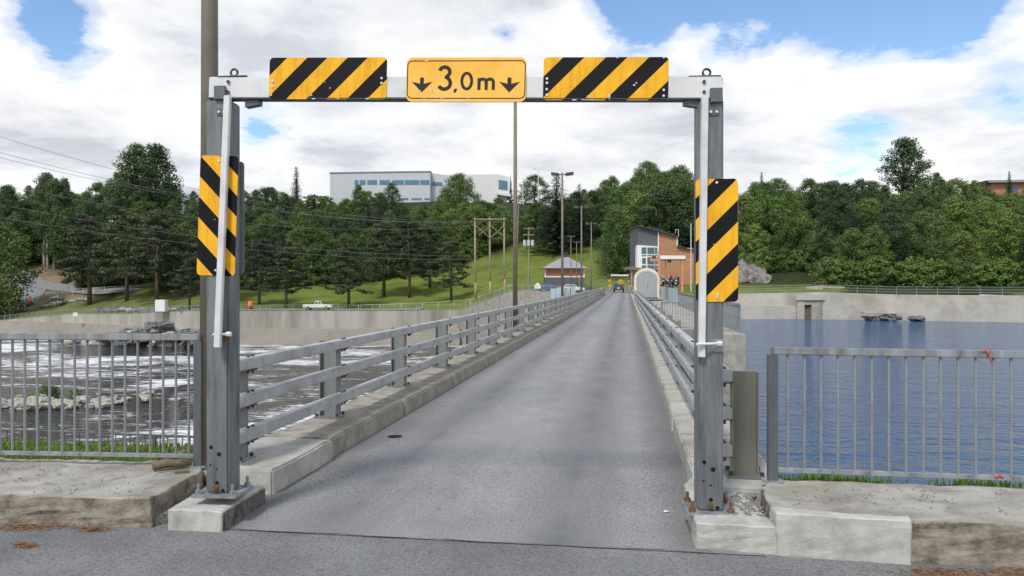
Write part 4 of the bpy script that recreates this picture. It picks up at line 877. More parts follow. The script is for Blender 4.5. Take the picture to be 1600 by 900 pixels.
for (x0, x1, y0, y1) in ((1002.5, 1010, 386.5, 396.5), (1011.5, 1027, 386.5, 396.5), (1002.5, 1010, 398.5, 400), (1011.5, 1027, 398.5, 400), (1003.5, 1009, 403, 412), (1011.5, 1027, 402, 413), (1003, 1009.5, 414.5, 420), (1011.5, 1027, 414.5, 420)):
    f_ = wpoly([(x0, y0), (x1, y0), (x1, y1), (x0, y1)], DB - .96, .08, 'glass', 'window')
    if x1 - x0 > 12 and y1 - y0 > 5: wpoly([(x1 - 4.4, y0), (x1 - 3.9, y0), (x1 - 3.9, y1), (x1 - 4.4, y1)], DB - 1.03, .06, 'white', 'mullion', f_)
wpoly([(983.5, 416), (1004, 419), (1004, 423), (983.5, 421)], DB - 6, 6, 'rooftrim', 'canopy')
wpoly([(986, 421), (988, 421), (988, 448), (986, 448)], DB - 5.5, .3, 'conc', 'canopy_post')
for (x0, x1, y) in ((1013, 1018, 353.5), (1019, 1030, 355), (1031, 1039, 358), (1041, 1046, 361.5), (1049, 1054, 363.5)):
    wpoly([(x0, y), (x1, y + 1.6), (x1, y + 6), (x0, y + 5)], DB + 2, 1.2, 'steel_dark', 'rooftop_unit')
a = W(1060, 370, DB); MB().bar(a, a + Vector((0, 0, 1.2)), .08, .08).bar(a + Vector((-.5, 0, .6)), a + Vector((-.5, 0, 1.2)), .06, .06).bar(a + Vector((-.53, 0, 1.22)), a + Vector((.03, 0, 1.22)), .06, .06).build('hatch_rail', M['alu'], ph)
# mottled rock face and dark base below the cladding
rf = MB(); nx, nz_ = 26, 12
for i in range(nx + 1):
    for j in range(nz_ + 1):
        p = W(1032 + 30 * i / nx, 453 - (20 + 3 * math.sin(i * .6)) * j / nz_, DB - 1.4); n_ = mnoise.noise(Vector((i * .7, j * .8, 4))); rf.v.append((p.x, p.y - .9 * n_, p.z))
for i in range(nx):
    for j in range(nz_): rf.f.append((i * (nz_ + 1) + j, (i + 1) * (nz_ + 1) + j, (i + 1) * (nz_ + 1) + j + 1, i * (nz_ + 1) + j + 1))
def mottled():
    m = mat('rock_face_black_white', (.4, .39, .36), .9); t = m.node_tree; b = t.nodes['Principled BSDF']; tcn = N(t, 'ShaderNodeTexCoord')
    v_ = N(t, 'ShaderNodeTexVoronoi'); v_.inputs['Scale'].default_value = 3.2; t.links.new(tcn.outputs['Object'], v_.inputs[0])
    t.links.new(ramp(t, v_.outputs['Color'], [(.45, (.04, .04, .045)), (.55, (.5, .49, .46))]), b.inputs['Base Color']); return m
M['mottled'] = mottled()
tag(rf.build('rock_outcrop', M['mottled']), 'black and white mottled rock face under the powerhouse', 'rock face')
# gantry crane on the gate deck
DC = 104
gc = thing('gantry_crane', 'faded orange gantry crane with a white top beam before the powerhouse', 'crane', W(1048, 455, DC))
def cb(x0, x1, y0, y1, m, name, D=DC, dep=.5, parent=gc): return wpoly([(x0, y0), (x1, y0), (x1, y1), (x0, y1)], D, dep, m, name, parent)
cb(1028.5, 1031.5, 397, 456, 'cranepaint', 'leg'); cb(1064.5, 1068, 405, 456, 'cranepaint', 'leg')
cb(1031.6, 1071, 399.2, 405, 'white', 'top_beam', DC - .1, .7); cb(1031.6, 1071.5, 405.1, 406.6, 'steel_dark', 'track', DC, .5)
cb(1016, 1028.4, 404, 408, 'cranepaint', 'jib', DC + .1); cb(1020, 1025, 400.5, 404, 'steel_dark', 'winch', DC + .1); cb(1044, 1049, 406.6, 410, 'steel_dark', 'hoist', DC + .1); cb(1039.5, 1040.5, 406.6, 418, 'steel_dark', 'hook', DC + .1, .1)
A, B = W(1068, 423, DC + .2), W(1082, 410, DC + .2); MB().bar(A, B, .14, .14).build('brace', M['cranepaint'], gc)
ms = thing('slim_mast', 'slim grey mast with cross arms beside the powerhouse', 'mast', W(1079.6, 455, 100)); p = W(1079.6, 455, 100); MB().cyl(p, W(1079.6, 349, 100), .07, .05, 8).build('pole', M['alu'], ms)
for y_ in (388, 406): MB().bar(W(1074, y_, 100), W(1083, y_, 100), .06, .06).build('cross_arm', M['alu'], ms)

# ================================================================== HIP-ROOFED HUT and yard
hut = thing('pump_hut', 'orange hut with a grey hip roof and dark base in the yard', 'hut', T(882, 152)); DH = 152
def hb(x0, x1, y0, y1, m, name, d=0.0, dep=6.6): return wpoly([(x0, y0), (x1, y0), (x1, y1), (x0, y1)], DH + d, dep, m, name, hut)
hb(852, 912.5, 419, 433, 'orange', 'wall'); hb(851.5, 913, 433.1, 446, 'greyclad', 'base_wall', -.08, 6.8); hb(851, 853, 419, 433, 'white', 'corner_trim', -.1, .3); hb(911.5, 913.5, 419, 433, 'white', 'corner_trim', -.1, .3); hb(851, 913.5, 431.8, 433.3, 'white', 'band', -.14, .2)
a, b_ = W(847, 419, DH - 1), W(918, 419, DH - 1); ap = W(883.5, 400.5, DH + 3.3)
mb = MB().add([a, b_, b_ + Vector((0, 8.6, 0)), a + Vector((0, 8.6, 0)), ap + Vector((-.4, 0, 0)), ap + Vector((.4, 0, 0))], [(0, 1, 5, 4), (1, 2, 5), (2, 3, 4, 5), (3, 0, 4), (3, 2, 1, 0)]); rfo = mb.build('roof', M['roofgrey'], hut)
MB().box(ap + Vector((0, 0, .35)), (.8, .8, .7)).box(ap + Vector((0, 0, .75)), (1.1, 1.1, .18)).build('roof_vent', M['steel_dark'], rfo)
def car(name, label, loc, yaw, m, L=4.5, w=1.8, h=1.45, pickup=False, group=None):
    r = thing(name, label, 'pickup' if pickup else 'car', loc, yaw, group); b_ = .32
    if pickup: prof = [(-L / 2, .5), (L / 2, .5), (L / 2 , .95), (L / 2 - .12, 1.08), (L * .2, 1.16), (-L / 2, 1.14)]
    else: prof = [(-L / 2, .38), (L / 2, .38), (L / 2, .72), (L / 2 - .25, .86), (L * .18, .98), (-L * .33, 1.0), (-L / 2 + .05, .96), (-L / 2, .8)]
    put('body', MB().prism([Vector((x, -w / 2, z)) for x, z in prof], (0, w, 0)).mesh('body', m, .05), r)
    if pickup: cabp = [(-L * .10, 1.13), (L * .21, 1.13), (L * .10, 1.78), (-L * .08, 1.80)]
    else: cabp = [(-L * .40, .98), (L * .24, .98), (L * .06, h), (-L * .22, h)]
    vs = []; 
    for y_ in (-1, 1):
        for x, z in cabp: vs.append((x, y_ * (w / 2 - (.05 if z < 1.2 else .2)), z))
    put('cab', MB().add(vs, [(3, 2, 1, 0), (4, 5, 6, 7), (0, 1, 5, 4), (1, 2, 6, 5), (2, 3, 7, 6), (3, 0, 4, 7)]).mesh('cab', m, .03), r)
    z0, z1 = cabp[0][1] + .08, cabp[2][1] - .09
    for y_ in (-1, 1):
        for fa, fb in ((.06, .47), (.53, .93)):
            def at(f, z): 
                k_ = (z - cabp[0][1]) / (cabp[2][1] - cabp[0][1]); xa = cabp[0][0] + (cabp[3][0] - cabp[0][0]) * k_; xb = cabp[1][0] + (cabp[2][0] - cabp[1][0]) * k_; return (xa + (xb - xa) * f, y_ * (w / 2 - .05 - .15 * k_ + .012), z)
            put('side_window', MB().add([at(fa, z0), at(fb, z0), at(fb, z1), at(fa, z1)], [(0, 1, 2, 3)]).mesh('side_window', M['glass']), r)
    for (x0, x1, nm) in ((cabp[1][0], cabp[2][0], 'windscreen'), (cabp[0][0], cabp[3][0], 'rear_window')):
        s = 1 if x1 < x0 else -1; e = .015 * s; k_ = [.1, .88]; zz_ = [cabp[0][1] + (cabp[2][1] - cabp[0][1]) * q for q in k_]; xx = [x0 + (x1 - x0) * q + e for q in k_]
        put(nm, MB().add([(xx[0], -w / 2 + .17, zz_[0]), (xx[0], w / 2 - .17, zz_[0]), (xx[1], w / 2 - .27, zz_[1]), (xx[1], -w / 2 + .27, zz_[1])], [(0, 1, 2, 3)]).mesh(nm, M['glass']), r)
    R_ = .38 if pickup else .32
    tm = MB().cyl((0, -.11, 0), (0, .11, 0), R_, n=18).mesh('wheel', M['tyre'], .02); rm = MB().cyl((0, -.118, 0), (0, .118, 0), R_ * .6, n=14).mesh('rim', M['rim'])
    for x in (-L * .31, L * .32):
        for y_ in (-1, 1): o = put('wheel', tm, r, (x, y_ * (w / 2 - .09), R_)); put('rim', rm, o)
    for y_ in (-1, 1):
        put('tail_light', MB().box((-L / 2 - .01, y_ * (w / 2 - .2), .86), (.05, .32, .16)).mesh('tail_light', M['red']), r)
        put('headlight', MB().box((L / 2 - .02, y_ * (w / 2 - .25), .78), (.08, .35, .14)).mesh('headlight', M['white']), r)
    put('licence_plate', MB().box((-L / 2 - .02, 0, .72), (.02, .5, .16)).mesh('licence_plate', M['white']), r)
    put('bumper', MB().box((-L / 2 - .02, 0, .48), (.12, w - .1, .18)).mesh('bumper', M['steel_dark'], .02), r)
    return r
pk = T(497, 154.5); car('pickup_truck', 'white crew-cab pickup on the road above the river wall', pk + Vector((0, 0, .2)), 0, M['carwhite'], 5.7, 1.9, 1.8, True)
car('sedan', 'dark sedan driving away at the far end of the bridge', R(-1.3, 137, .0), math.pi / 2 - ANG, M['cardark'])
car('parked_car', 'blue car parked beside the hip-roofed hut', T(858, 141) + Vector((0, 0, .1)), 0, M['carblue'], group=None)
car('parked_car', 'white car parked below the hip-roofed hut', T(893, 138) + Vector((0, 0, .1)), .15, M['carwhite'])
for i, px in enumerate((796, 812, 830)): car('parked_car', ('white van-like car parked beside the white hilltop building', 'white car parked on the hilltop behind the tall lamp post', 'white car parked at the hilltop edge by the light masts')[i], T(px, 338) + Vector((0, 0, .3)), .2 + i * .4, M['carwhite'], 5.2, 2, 1.9)
# pale blue tank panels by the abutment
tk = thing('control_cabinets', 'pale blue control cabinets beside the far bridge end', 'cabinet', W(875, 465, 116))
for x0, x1, y0, y1 in ((861, 868, 451, 470), (868.4, 879, 450, 470), (879.5, 891, 449.5, 468), (892, 899, 447, 466)): wpoly([(x0, y0), (x1, y0), (x1, y1), (x0, y1)], 116, 2, 'lightblue', 'cabinet', tk)
pts_ = [(835, 446), (840, 441.5), (845, 446), (845, 451), (835, 451)]; tag(wpoly(pts_, 128, .1, 'white', 'notice_board', None), 'small white gable-shaped board on the abutment fence', 'sign')
tag(wpoly([(955, 428.5), (982, 429), (982, 431.5), (955, 431.5)], 165, .5, 'white', 'white_barrier', None), 'long white barrier across the road beyond the junction', 'barrier')
# junction signs
def dia(px, py, r, D, label, board=False):
    rt = thing('warning_sign', label, 'sign', T(px, D)); c = W(px, py, D); rr_ = r / F * D
    P = [(-rr_, 0), (0, -rr_), (rr_, 0), (0, rr_)] if not board else [(-rr_ * .45, -rr_), (rr_ * .45, -rr_), (rr_ * .45, rr_), (-rr_ * .45, rr_)]
    pl_ = MB().prism([Vector((c.x + x, c.y, c.z + z)) for x, z in P], (0, .03, 0)).build('plate', M['yellow'], rt)
    if not board: MB().prism([Vector((c.x + x * rr_, c.y - .02, c.z + z * rr_)) for x, z in ((-.55, -.09), (.55, -.09), (.55, .09), (-.55, .09))], (0, .015, 0)).build('arrow', M['blackprint'], pl_)
    else:
        for k_ in (-.5, .1): MB().prism([Vector((c.x + x * rr_, c.y - .02, c.z + (z + k_) * rr_)) for x, z in ((-.42, -.1), (.42, .2), (.42, .45), (-.42, .15))], (0, .015, 0)).build('stripe', M['blackprint'], pl_)
    MB().bar(Vector((c.x, c.y + .06, terr(c.x / c.y, c.y) - .2)), Vector((c.x, c.y + .06, c.z)), .07, .07).build('post', M['alu'], rt)
dia(969.5, 440.5, 5, 149, 'yellow diamond arrow sign facing the bridge at the junction'); dia(952.5, 442, 5, 148, 'yellow striped marker left of the road before the yard fence', True); dia(984, 443, 5, 146, 'yellow striped marker beside the canopy of the powerhouse', True)

# ================================================================== WHITE HILLTOP BUILDING
DW = 328
wb = thing('hilltop_building', 'long white modern building with a blue window band on the hilltop', 'building', W(640, 315, DW))
def ww(pts, d, dep, m, name, parent=wb): return MB().prism([W(x, y, DW) + Vector((0, d, 0)) for x, y in pts], (0, dep, 0)).build(name, M[m], parent)
ww([(515.5, 270.5), (672, 268), (672, 325), (515.5, 325)], 0, 14, 'cladding', 'main_wall')
ww([(515, 269), (673, 266.8), (673, 268.4), (515, 270.8)], -.3, 15, 'roofgrey', 'parapet')
for x0, x1 in ((554, 560), (562, 571), (574, 589), (593, 609), (613, 631), (632.5, 655), (656.5, 671)): ww([(x0, 281.5), (x1, 281.3), (x1, 288.6), (x0, 288.6)], -.12, .3, 'bluewin', 'window')
for x0 in (622, 643, 663): ww([(x0, 309.5), (x0 + 16, 309.5), (x0 + 16, 312.5), (x0, 312.5)], -.12, .3, 'bluewin', 'window')
ww([(672.1, 268.2), (700, 271.5), (700, 325), (672.1, 325)], 4, 10, 'cladding', 'recessed_wall'); ww([(673, 282), (690, 283), (690, 289), (673, 288.5)], 3.9, .3, 'bluewin', 'window')
ww([(700.1, 272), (778, 271), (778, 325), (700.1, 325)], 2, 14, 'cladwhite', 'wing_wall')
ww([(778.1, 271.5), (796, 276), (796, 302), (778.1, 301)], 1.4, 12, 'cladwhite', 'bay'); ww([(779, 280), (793, 282.5), (793, 296.5), (779, 294.5)], 1.25, .3, 'bluewin', 'bay_window'); ww([(776, 300), (798, 303), (798, 307), (776, 303.5)], .6, 13, 'cladwhite', 'balcony'); ww([(778.1, 304), (792, 306), (792, 325), (778.1, 325)], 3, 11, 'cladding', 'lower_wall'); ww([(783, 311), (786, 311), (786, 316), (783, 316)], 2.9, .3, 'glass', 'window')
hb2 = thing('hilltop_house', 'brown building with a wide flat overhanging roof above the reservoir trees', 'building', W(1570, 300, 250))
for pts, d, dep, m, nm in (([(1538, 282.5), (1640, 281), (1640, 285), (1541, 286)], -1.5, 16, 'roofgrey', 'roof'), ([(1549, 286.1), (1640, 285.1), (1640, 330), (1549, 330)], 0, 12, 'orange', 'wall'), ([(1572, 290), (1590, 290), (1590, 300), (1572, 300)], -.1, .3, 'glass', 'window')):
    MB().prism([W(x, y, 250) + Vector((0, d, 0)) for x, y in pts], (0, dep, 0)).build(nm, M[m], hb2)

# ================================================================== UTILITY POLES AND CABLES
hf = thing('h_frame_pole', 'three-legged timber power pole with cross braces on the lawn', 'utility pole', T(766, 152)); DHF = 152; legs = []
for px, yb in ((743, 462), (766, 460), (788.5, 457)):
    p = W(px, yb, DHF); q = W(px - 1, 340, DHF); MB().cyl((p.x, p.y, p.z - 1), q, .22, .16, 8).build('pole', M['wood'], hf, smooth=True); legs.append(q)
    MB().cyl((p.x, p.y, p.z - .9), (p.x, p.y, p.z + 2.6), .235, .23, 8).build('yellow_guard', M['woodyellow'], hf, smooth=True)
MB().bar(W(741, 342.5, DHF - .3), W(790, 342.5, DHF - .3), .2, .22).build('cross_arm', M['wood'], hf)
for a, b_ in (((743, 352), (766, 372)), ((788, 352), (766, 372)), ((766, 352), (748, 368)), ((766, 352), (786, 368))): MB().bar(W(*a, DHF - .35), W(*b_, DHF - .35), .12, .12).build('brace', M['wood'], hf)
tp = thing('transformer_pole', 'timber pole carrying three white transformers in the yard', 'utility pole', T(826, 160))
p = W(826, 455, 160); MB().cyl(p, W(826, 355, 160), .2, .15, 8).build('pole', M['wood'], tp)
for y_, w_ in ((357, 8), (367, 9)): MB().bar(W(826 - w_, y_, 159.7), W(826 + w_, y_, 159.7), .15, .15).build('cross_arm', M['wood'], tp)
for dx in (-6.2, 0, 6.2): c = W(826 + dx, 384, 159.2); MB().cyl(c, c + Vector((0, 0, 1.2)), .33, n=12).build('transformer', M['cladding'], tp)
up_ = thing('service_pole', 'tall pale timber pole with double cross arms on the slope', 'utility pole', T(810, 230)); MB().cyl(T(808, 230), W(811, 303, 230), .2, .15, 8).build('pole', M['wood'], up_)
for y_ in (305.5, 310): MB().bar(W(802, y_, 229.6), W(819, y_, 229.6), .16, .16).build('cross_arm', M['wood'], up_)
for px, top, lab in ((817, 278, 'slim pale light mast beside the white hilltop building'), (841, 264, 'tall light mast with two small lamps on the hilltop car park')):
    r = thing('light_mast', lab, 'light mast', T(px, 335)); MB().cyl(T(px, 335), W(px, top, 335), .22, .14, 8).build('pole', M['alu'], r)
    for s in (-1, 1): MB().bar(W(px, top + 1, 335), W(px + 6 * s, top, 335), .12, .12).box(W(px + 6 * s, top, 335), (1.0, .5, .25)).build('lamp_arm', M['alu'], r)
cab = [((742, 345), (-60, 195, 95)), ((765, 345), (-60, 222, 95)), ((788, 345), (-60, 231, 97)), ((743, 352), (-60, 275, 110)), ((743, 400), (-60, 308, 110)), ((788, 405), (-60, 330, 112))]
for i, (a, b_) in enumerate(cab):
    A, B = W(a[0], a[1], DHF), W(*b_); pts_ = []
    for k_ in range(25): q = k_ / 24; p = A.lerp(B, q); p.z -= 4 * q * (1 - q) * (3.4 if i < 4 else 2.2); pts_.append(p)
    tag(MB().tube(pts_, .024, 4).build('power_cable', M['wire']), 'thin power cable sagging from the three-legged pole across the wooded hillside', 'cable', 'cables running to the three-legged pole')

# ================================================================== RIVERSIDE BITS
for i, (px, D, lab) in enumerate(((5, 204, 'orange traffic barrel on the grass at the path edge'), (47, 207, 'orange traffic barrel on the gravel path'), (391, 157.5, 'orange traffic barrel on the road above the river wall'))):
    r = thing('traffic_barrel', lab, 'barrel', T(px, D) + Vector((0, 0, .3))); put('body', MB().cyl((0, 0, 0), (0, 0, 1.5), .55, .42, 12).mesh('body', M['orangeplastic'], 0, True), r); put('base', MB().cyl((0, 0, 0), (0, 0, .12), .7, n=12).mesh('base', M['tyre']), r)
tag(wpoly([(242, 468.5), (257.5, 468.5), (257.5, 487), (242, 487)], 156, 1.6, 'white', 'utility_cabinet', None, .06), 'tall white utility cabinet on the river wall', 'cabinet')
tag(wpoly([(114, 488.5), (121, 488.5), (121, 494), (114, 494)], 170, .1, 'white', 'notice_sign', None), 'small white notice on the river wall fence', 'sign')
pp = thing('bare_pole', 'plain wooden pole on the bank behind the river wall fence', 'pole', T(107, 186)); MB().cyl(T(107, 186), W(107, 442, 186), .12, .1, 8).build('shaft', M['wood'], pp)
for i, (px, D) in enumerate(((34, 200), (90, 199))):
    r = thing('picnic_shelter', ('small picnic shelter with a green roof beside the gravel path', 'small picnic shelter with a green roof by the rubble slope')[i], 'shelter', T(px, D)); z = r.location
    for a in (-1, 1):
        for b_ in (-1, 1): MB().bar(z + Vector((a * .9, b_ * .9, 0)), z + Vector((a * .9, b_ * .9, 2.3)), .14, .14).build('post', M['log'], r)
    MB().add([z + Vector(q) for q in ((-1.5, -1.5, 2.2), (1.5, -1.5, 2.2), (1.5, 1.5, 2.2), (-1.5, 1.5, 2.2), (0, 0, 3.1))], [(0, 1, 4), (1, 2, 4), (2, 3, 4), (3, 0, 4), (3, 2, 1, 0)]).build('roof', M['shingle'], r)
    MB().box(z + Vector((0, 0, .75)), (1.7, .8, .07)).build('table_top', M['log'], r)
    for b_ in (-.75, .75): MB().box(z + Vector((0, b_, .45)), (1.7, .3, .06)).build('bench', M['log'], r)
def rockmesh(seed, m):
    b = bmesh.new(); bmesh.ops.create_icosphere(b, subdivisions=2, radius=1); r = random.Random(seed); o = Vector((r.random() * 50, r.random() * 50, 0))
    for v in b.verts: v.co *= 1 + .55 * mnoise.noise(v.co * 1.1 + o) + .2 * mnoise.noise(v.co * 2.7 + o); v.co.z *= .7
    me = bpy.data.meshes.new('boulder'); b.to_mesh(me); b.free(); me.materials.append(m); return me
dark = [rockmesh(i, M['rock']) for i in range(5)]; pale = [rockmesh(i + 9, M['rockpale']) for i in range(5)]
r = random.Random(5)
def boulders(n, fn, meshes, sz, label, group):
    for i in range(n):
        p = fn(i); o = put('boulder', r.choice(meshes), None, p, r.random() * 6); s = r.uniform(*sz); o.scale = (s * r.uniform(.9, 1.6), s, s * r.uniform(.7, 1.1)); tag(o, label, 'boulder', group)
def pil(i):
    px = r.uniform(105, 325); D = 148 - (px - 320) * .055 - 1.0 - r.random() * 5; k_ = max(0, 1 - abs(px - 255) / 110); return Vector(((px - 800) / F * D, D, zl + r.random() * (.6 + 4.0 * k_)))
boulders(120, pil, dark + pale[:2], (.6, 1.6), 'dark jagged boulder in the heap against the river wall', 'boulder heap in the river')
def isl(i):
    px = r.gauss(70, 70); py = 640 - abs(r.gauss(0, 8)) - max(0, px - 60) * .03; D = (EYE - zl) * F / (py - 450); return Vector(((px - 800) / F * D, D, zl + r.random() * .35))
boulders(95, isl, pale, (.18, .7), 'pale rounded stone of the low islet in the foaming river', 'stones of the river islet')
def rip(i):
    k_ = i / 70; px = 150 + 160 * k_; D = 178 - 18 * k_ + r.uniform(-2.5, 2.5); return T(px, D) + Vector((0, 0, .2))
boulders(70, rip, dark + pale[:1], (.5, 1.1), 'grey riprap stone on the bank above the river wall', 'riprap on the river bank')
def lst(i): return T(70 + 65 * i / 24, 203 - i * .1) + Vector((0, 0, .2))
boulders(24, lst, pale, (.6, 1.1), 'pale stone edging the dirt slope by the path', 'stones by the path')
def rb_(i): px = r.choice([r.uniform(1345, 1405), r.uniform(1420, 1443)]); D = bankD((px - 800) / F) - .8 - r.random() * 1.2; return Vector(((px - 800) / F * D, D, zr + r.random() * .5))
boulders(34, rb_, dark, (.2, .5), 'dark rock at the foot of the reservoir wall', 'rocks below the reservoir wall')
tag(wpoly([(1350, 487), (1404, 488.5), (1404, 491), (1350, 490)], bankD(.48) - 2.0, 1.2, 'reswall', 'concrete_slab', None, .04), 'pale broken concrete slab resting on rocks at the reservoir wall', 'slab')
oc = MB(); nx, nz_ = 20, 14
for i in range(nx + 1):
    for j in range(nz_ + 1):
        a = T(1150 + 55 * i / nx, 123); k_ = j / nz_; p = Vector((a.x, 123 + 6 * k_, a.z + 4.2 * k_ * (1 - abs(i / nx - .5) * .7))); n_ = mnoise.noise_vector(p * .5); oc.v.append(tuple(p + n_ * .8 + Vector((0, -1.2 * math.sin(math.pi * k_), 0))))
for i in range(nx):
    for j in range(nz_): oc.f.append((i * (nz_ + 1) + j, (i + 1) * (nz_ + 1) + j, (i + 1) * (nz_ + 1) + j + 1, i * (nz_ + 1) + j + 1))
tag(oc.build('rock_outcrop', M['stonewall']), 'pale bare rock outcrop among bushes above the reservoir wall', 'rock outcrop')

# ================================================================== TREES
def leafmesh(name, leaves, m):
    v, f, ti = [], [], []; rr_ = random.Random(hash(name) % 1000 if False else len(leaves))
    for (p, n, s) in leaves:
        n = n.normalized() if n.length > 1e-6 else Vector((0, 0, 1)); a = n.orthogonal().normalized(); q = rr_.random() * 6.28; b_ = n.cross(a); a2 = a * math.cos(q) + b_ * math.sin(q); b2_ = n.cross(a2); o = len(v)
        v += [tuple(p + a2 * s), tuple(p + b2_ * s * .62), tuple(p - a2 * s * .9), tuple(p - b2_ * s * .62)]; f.append((o, o + 1, o + 2, o + 3)); ti.append(rr_.random())
    me = bpy.data.meshes.new(name); me.from_pydata(v, [], f); at = me.attributes.new('tint', 'FLOAT', 'FACE'); at.data.foreach_set('value', ti); me.materials.append(m); me.update(); return me
def rv(r): 
    while True:
        v = Vector((r.uniform(-1, 1), r.uniform(-1, 1), r.uniform(-1, 1)))
        if .05 < v.length < 1: return v
def clumps(r, cs_, n, leaf, flat=.8):
    L = []
    for c, cr in cs_:
        tone = r.random()
        for i in range(int(n * (cr ** 1.6) + 12)):
            d = rv(r).normalized(); d.z = d.z * .9 + .12; q = cr * (r.random() ** .35); p = c + Vector((d.x * q, d.y * q, d.z * q * flat)); nn_ = d * 1.0 + rv(r) * .75 + Vector((0, 0, .35)); L.append((p, nn_, leaf * r.uniform(.6, 1.25)))
    return L
def broad(seed, H, Rr, base, m, bark, leaf=.19, dens=74, top=1.0, n=66, crm=(.22, .38)):
    r = random.Random(seed); tk_ = MB(); pts = [Vector((0, 0, -.8))]; w = Vector((r.uniform(-.3, .3), r.uniform(-.3, .3), 0))
    for k_ in range(1, 6): pts.append(Vector((w.x * k_ * .4 + r.uniform(-.15, .15), w.y * k_ * .4 + r.uniform(-.15, .15), H * .84 * k_ / 5)))
    tr = H * .016; tk_.tube(pts, [tr * 1.35, tr, tr * .85, tr * .65, tr * .45, tr * .2], 7); cs_ = []
    for i in range(n):
        k_ = (i + .5) / n; zc = base + (1 - base) * (k_ ** .85); e = math.sin(math.pi * min(1, max(.04, (k_ * .9 + .08)) ** (.8 * top))) ** .7
        a = i * 2.4 + r.uniform(-.5, .5); q = Rr * e * (r.random() ** .45) * r.uniform(.75, 1.12); cr = Rr * r.uniform(*crm) * (1.25 - .45 * k_)
        c = Vector((q * math.cos(a), q * math.sin(a), H * zc - cr * .6)); cs_.append((c, cr))
        if i % 3 == 0:
            z0 = max(H * base * .75, c.z * .62); o = Vector((w.x * z0 / H * 2, w.y * z0 / H * 2, z0)); tk_.tube([o, o.lerp(c, .5) + Vector((0, 0, .25)), c], [tr * .38, tr * .26, tr * .1], 5)
    return tk_.mesh('trunk', bark, 0, True), leafmesh('crown', clumps(r, cs_, dens, leaf), m)
def spruce(seed, H, Rr, m, base=.08):
    r = random.Random(seed); tk_ = MB().tube([Vector((0, 0, -.8)), Vector((0, 0, H * .5)), Vector((0, 0, H * .98))], [H * .015, H * .010, .03], 7); L = []; z = base * H; 
    while z < H * .985:
        k_ = z / H; ln = Rr * (1 - k_) ** .68 * r.uniform(.75, 1.15) + .15; nb_ = int(6 + 5 * (1 - k_)); ph_ = r.random() * 6
        for b_ in range(nb_):
            a = ph_ + 6.283 * b_ / nb_ + r.uniform(-.25, .25); l2 = ln * r.uniform(.7, 1.15); d = Vector((math.cos(a), math.sin(a), 0)); m_ = max(3, int(l2 * 5))
            if b_ % 3 == 0: tk_.tube([Vector((0, 0, z)), d * l2 * .7 + Vector((0, 0, z - l2 * .22))], [.05, .02], 4)
            for j in range(m_):
                q = (j + r.random()) / m_; p = d * l2 * q + Vector((0, 0, z - l2 * q * .38 + l2 * .16 * q * q)) + rv(r) * .22
                for _ in range(4): L.append((p + rv(r) * .3, Vector((0, 0, .8)) + d * .5 + rv(r) * .7, .21 * r.uniform(.6, 1.2) * (1.1 - .5 * k_)))
        z += H * .024 + .12 * r.random()
    return tk_.mesh('trunk', M['bark'], 0, True), leafmesh('crown', L, m)
def pine(seed, H, Rr, m):
    r = random.Random(seed); lean = Vector((r.uniform(-.5, .5), r.uniform(-.5, .5), 0)); ax = lambda k_: lean * k_ * k_ + Vector((0, 0, H * k_))
    tk_ = MB().tube([ax(k_) - Vector((0, 0, .6 if k_ == 0 else 0)) for k_ in (0, .25, .5, .75, .96)], [H * .022, H * .018, H * .014, H * .009, .05], 7); cs_ = []
    for i in range(34):
        k_ = .24 + .74 * (i + .5) / 34; z = ax(k_); e = (1 - ((k_ - .42) / .62) ** 2) if k_ > .42 else .95; ln = Rr * max(.2, e) * r.uniform(.45, 1.1); a = i * 2.4 + r.uniform(-.4, .4); d = Vector((math.cos(a), math.sin(a), 0)); tip = z + d * ln + Vector((0, 0, ln * r.uniform(-.12, .15)))
        tk_.tube([z, z.lerp(tip, .55) + Vector((0, 0, .1)), tip], [H * .006, H * .004, .02], 4)
        for q in (.5, .78, 1.0):
            if ln * q > .5: cs_.append((z.lerp(tip, q) + rv(r) * .35, (.45 + .45 * r.random()) * (.65 + .07 * H * .5)))
    L = clumps(r, cs_, 80, .17, .5); return tk_.mesh('trunk', M['bark'], 0, True), leafmesh('crown', L, m)
PROTO = {}
for i in range(4): PROTO['broad%d' % i] = (broad(20 + i, 14, (4.3, 4.8, 4.0, 5.2)[i], .14, M['leaf'] if i % 2 else M['leafbright'] if i == 2 else M['leaf'], M['bark']), 14)
for i in range(3): PROTO['dark%d' % i] = (broad(40 + i, 15, 4.2 + .3 * i, .18, M['leafdark'], M['bark']), 15)
for i in range(2): PROTO['birch%d' % i] = (broad(60 + i, 19, 3.0, .36, M['leaf' if i else 'leafdark'], M['birchbark'], .19, 85, .9, 56, (.30, .46)), 19)
for i in range(2): PROTO['poplar%d' % i] = (broad(70 + i, 22, 3.6, .22, M['leafdark'], M['bark'], .20, 76, .85, 70, (.32, .5)), 22)
for i in range(2): PROTO['spruce%d' % i] = (spruce(80 + i, 17, 3.6, M['needle']), 17)
for i in range(3): PROTO['pine%d' % i] = (pine(90 + i, 12, 4.0, M['pineleaf']), 12)
for i in range(2): PROTO['bush%d' % i] = (broad(100 + i, 4.0, 2.6, .02, M['leafbright' if i else 'leaf'], M['bark'], .15, 190, 1.2, 26, (.22, .36)), 4)
PROTO['willow'] = (broad(120, 15, 6.6, .10, M['leaf'], M['bark'], .19, 80, 1.1, 95, (.20, .32)), 15)
PROTO['lone'] = (broad(131, 24, 3.6, .46, M['leafdark'], M['bark'], .20, 84, 1.1, 52, (.32, .48)), 24)
PROTO['bigspruce'] = (spruce(140, 24, 6.2, M['needle']), 24)
tr_ = random.Random(11)
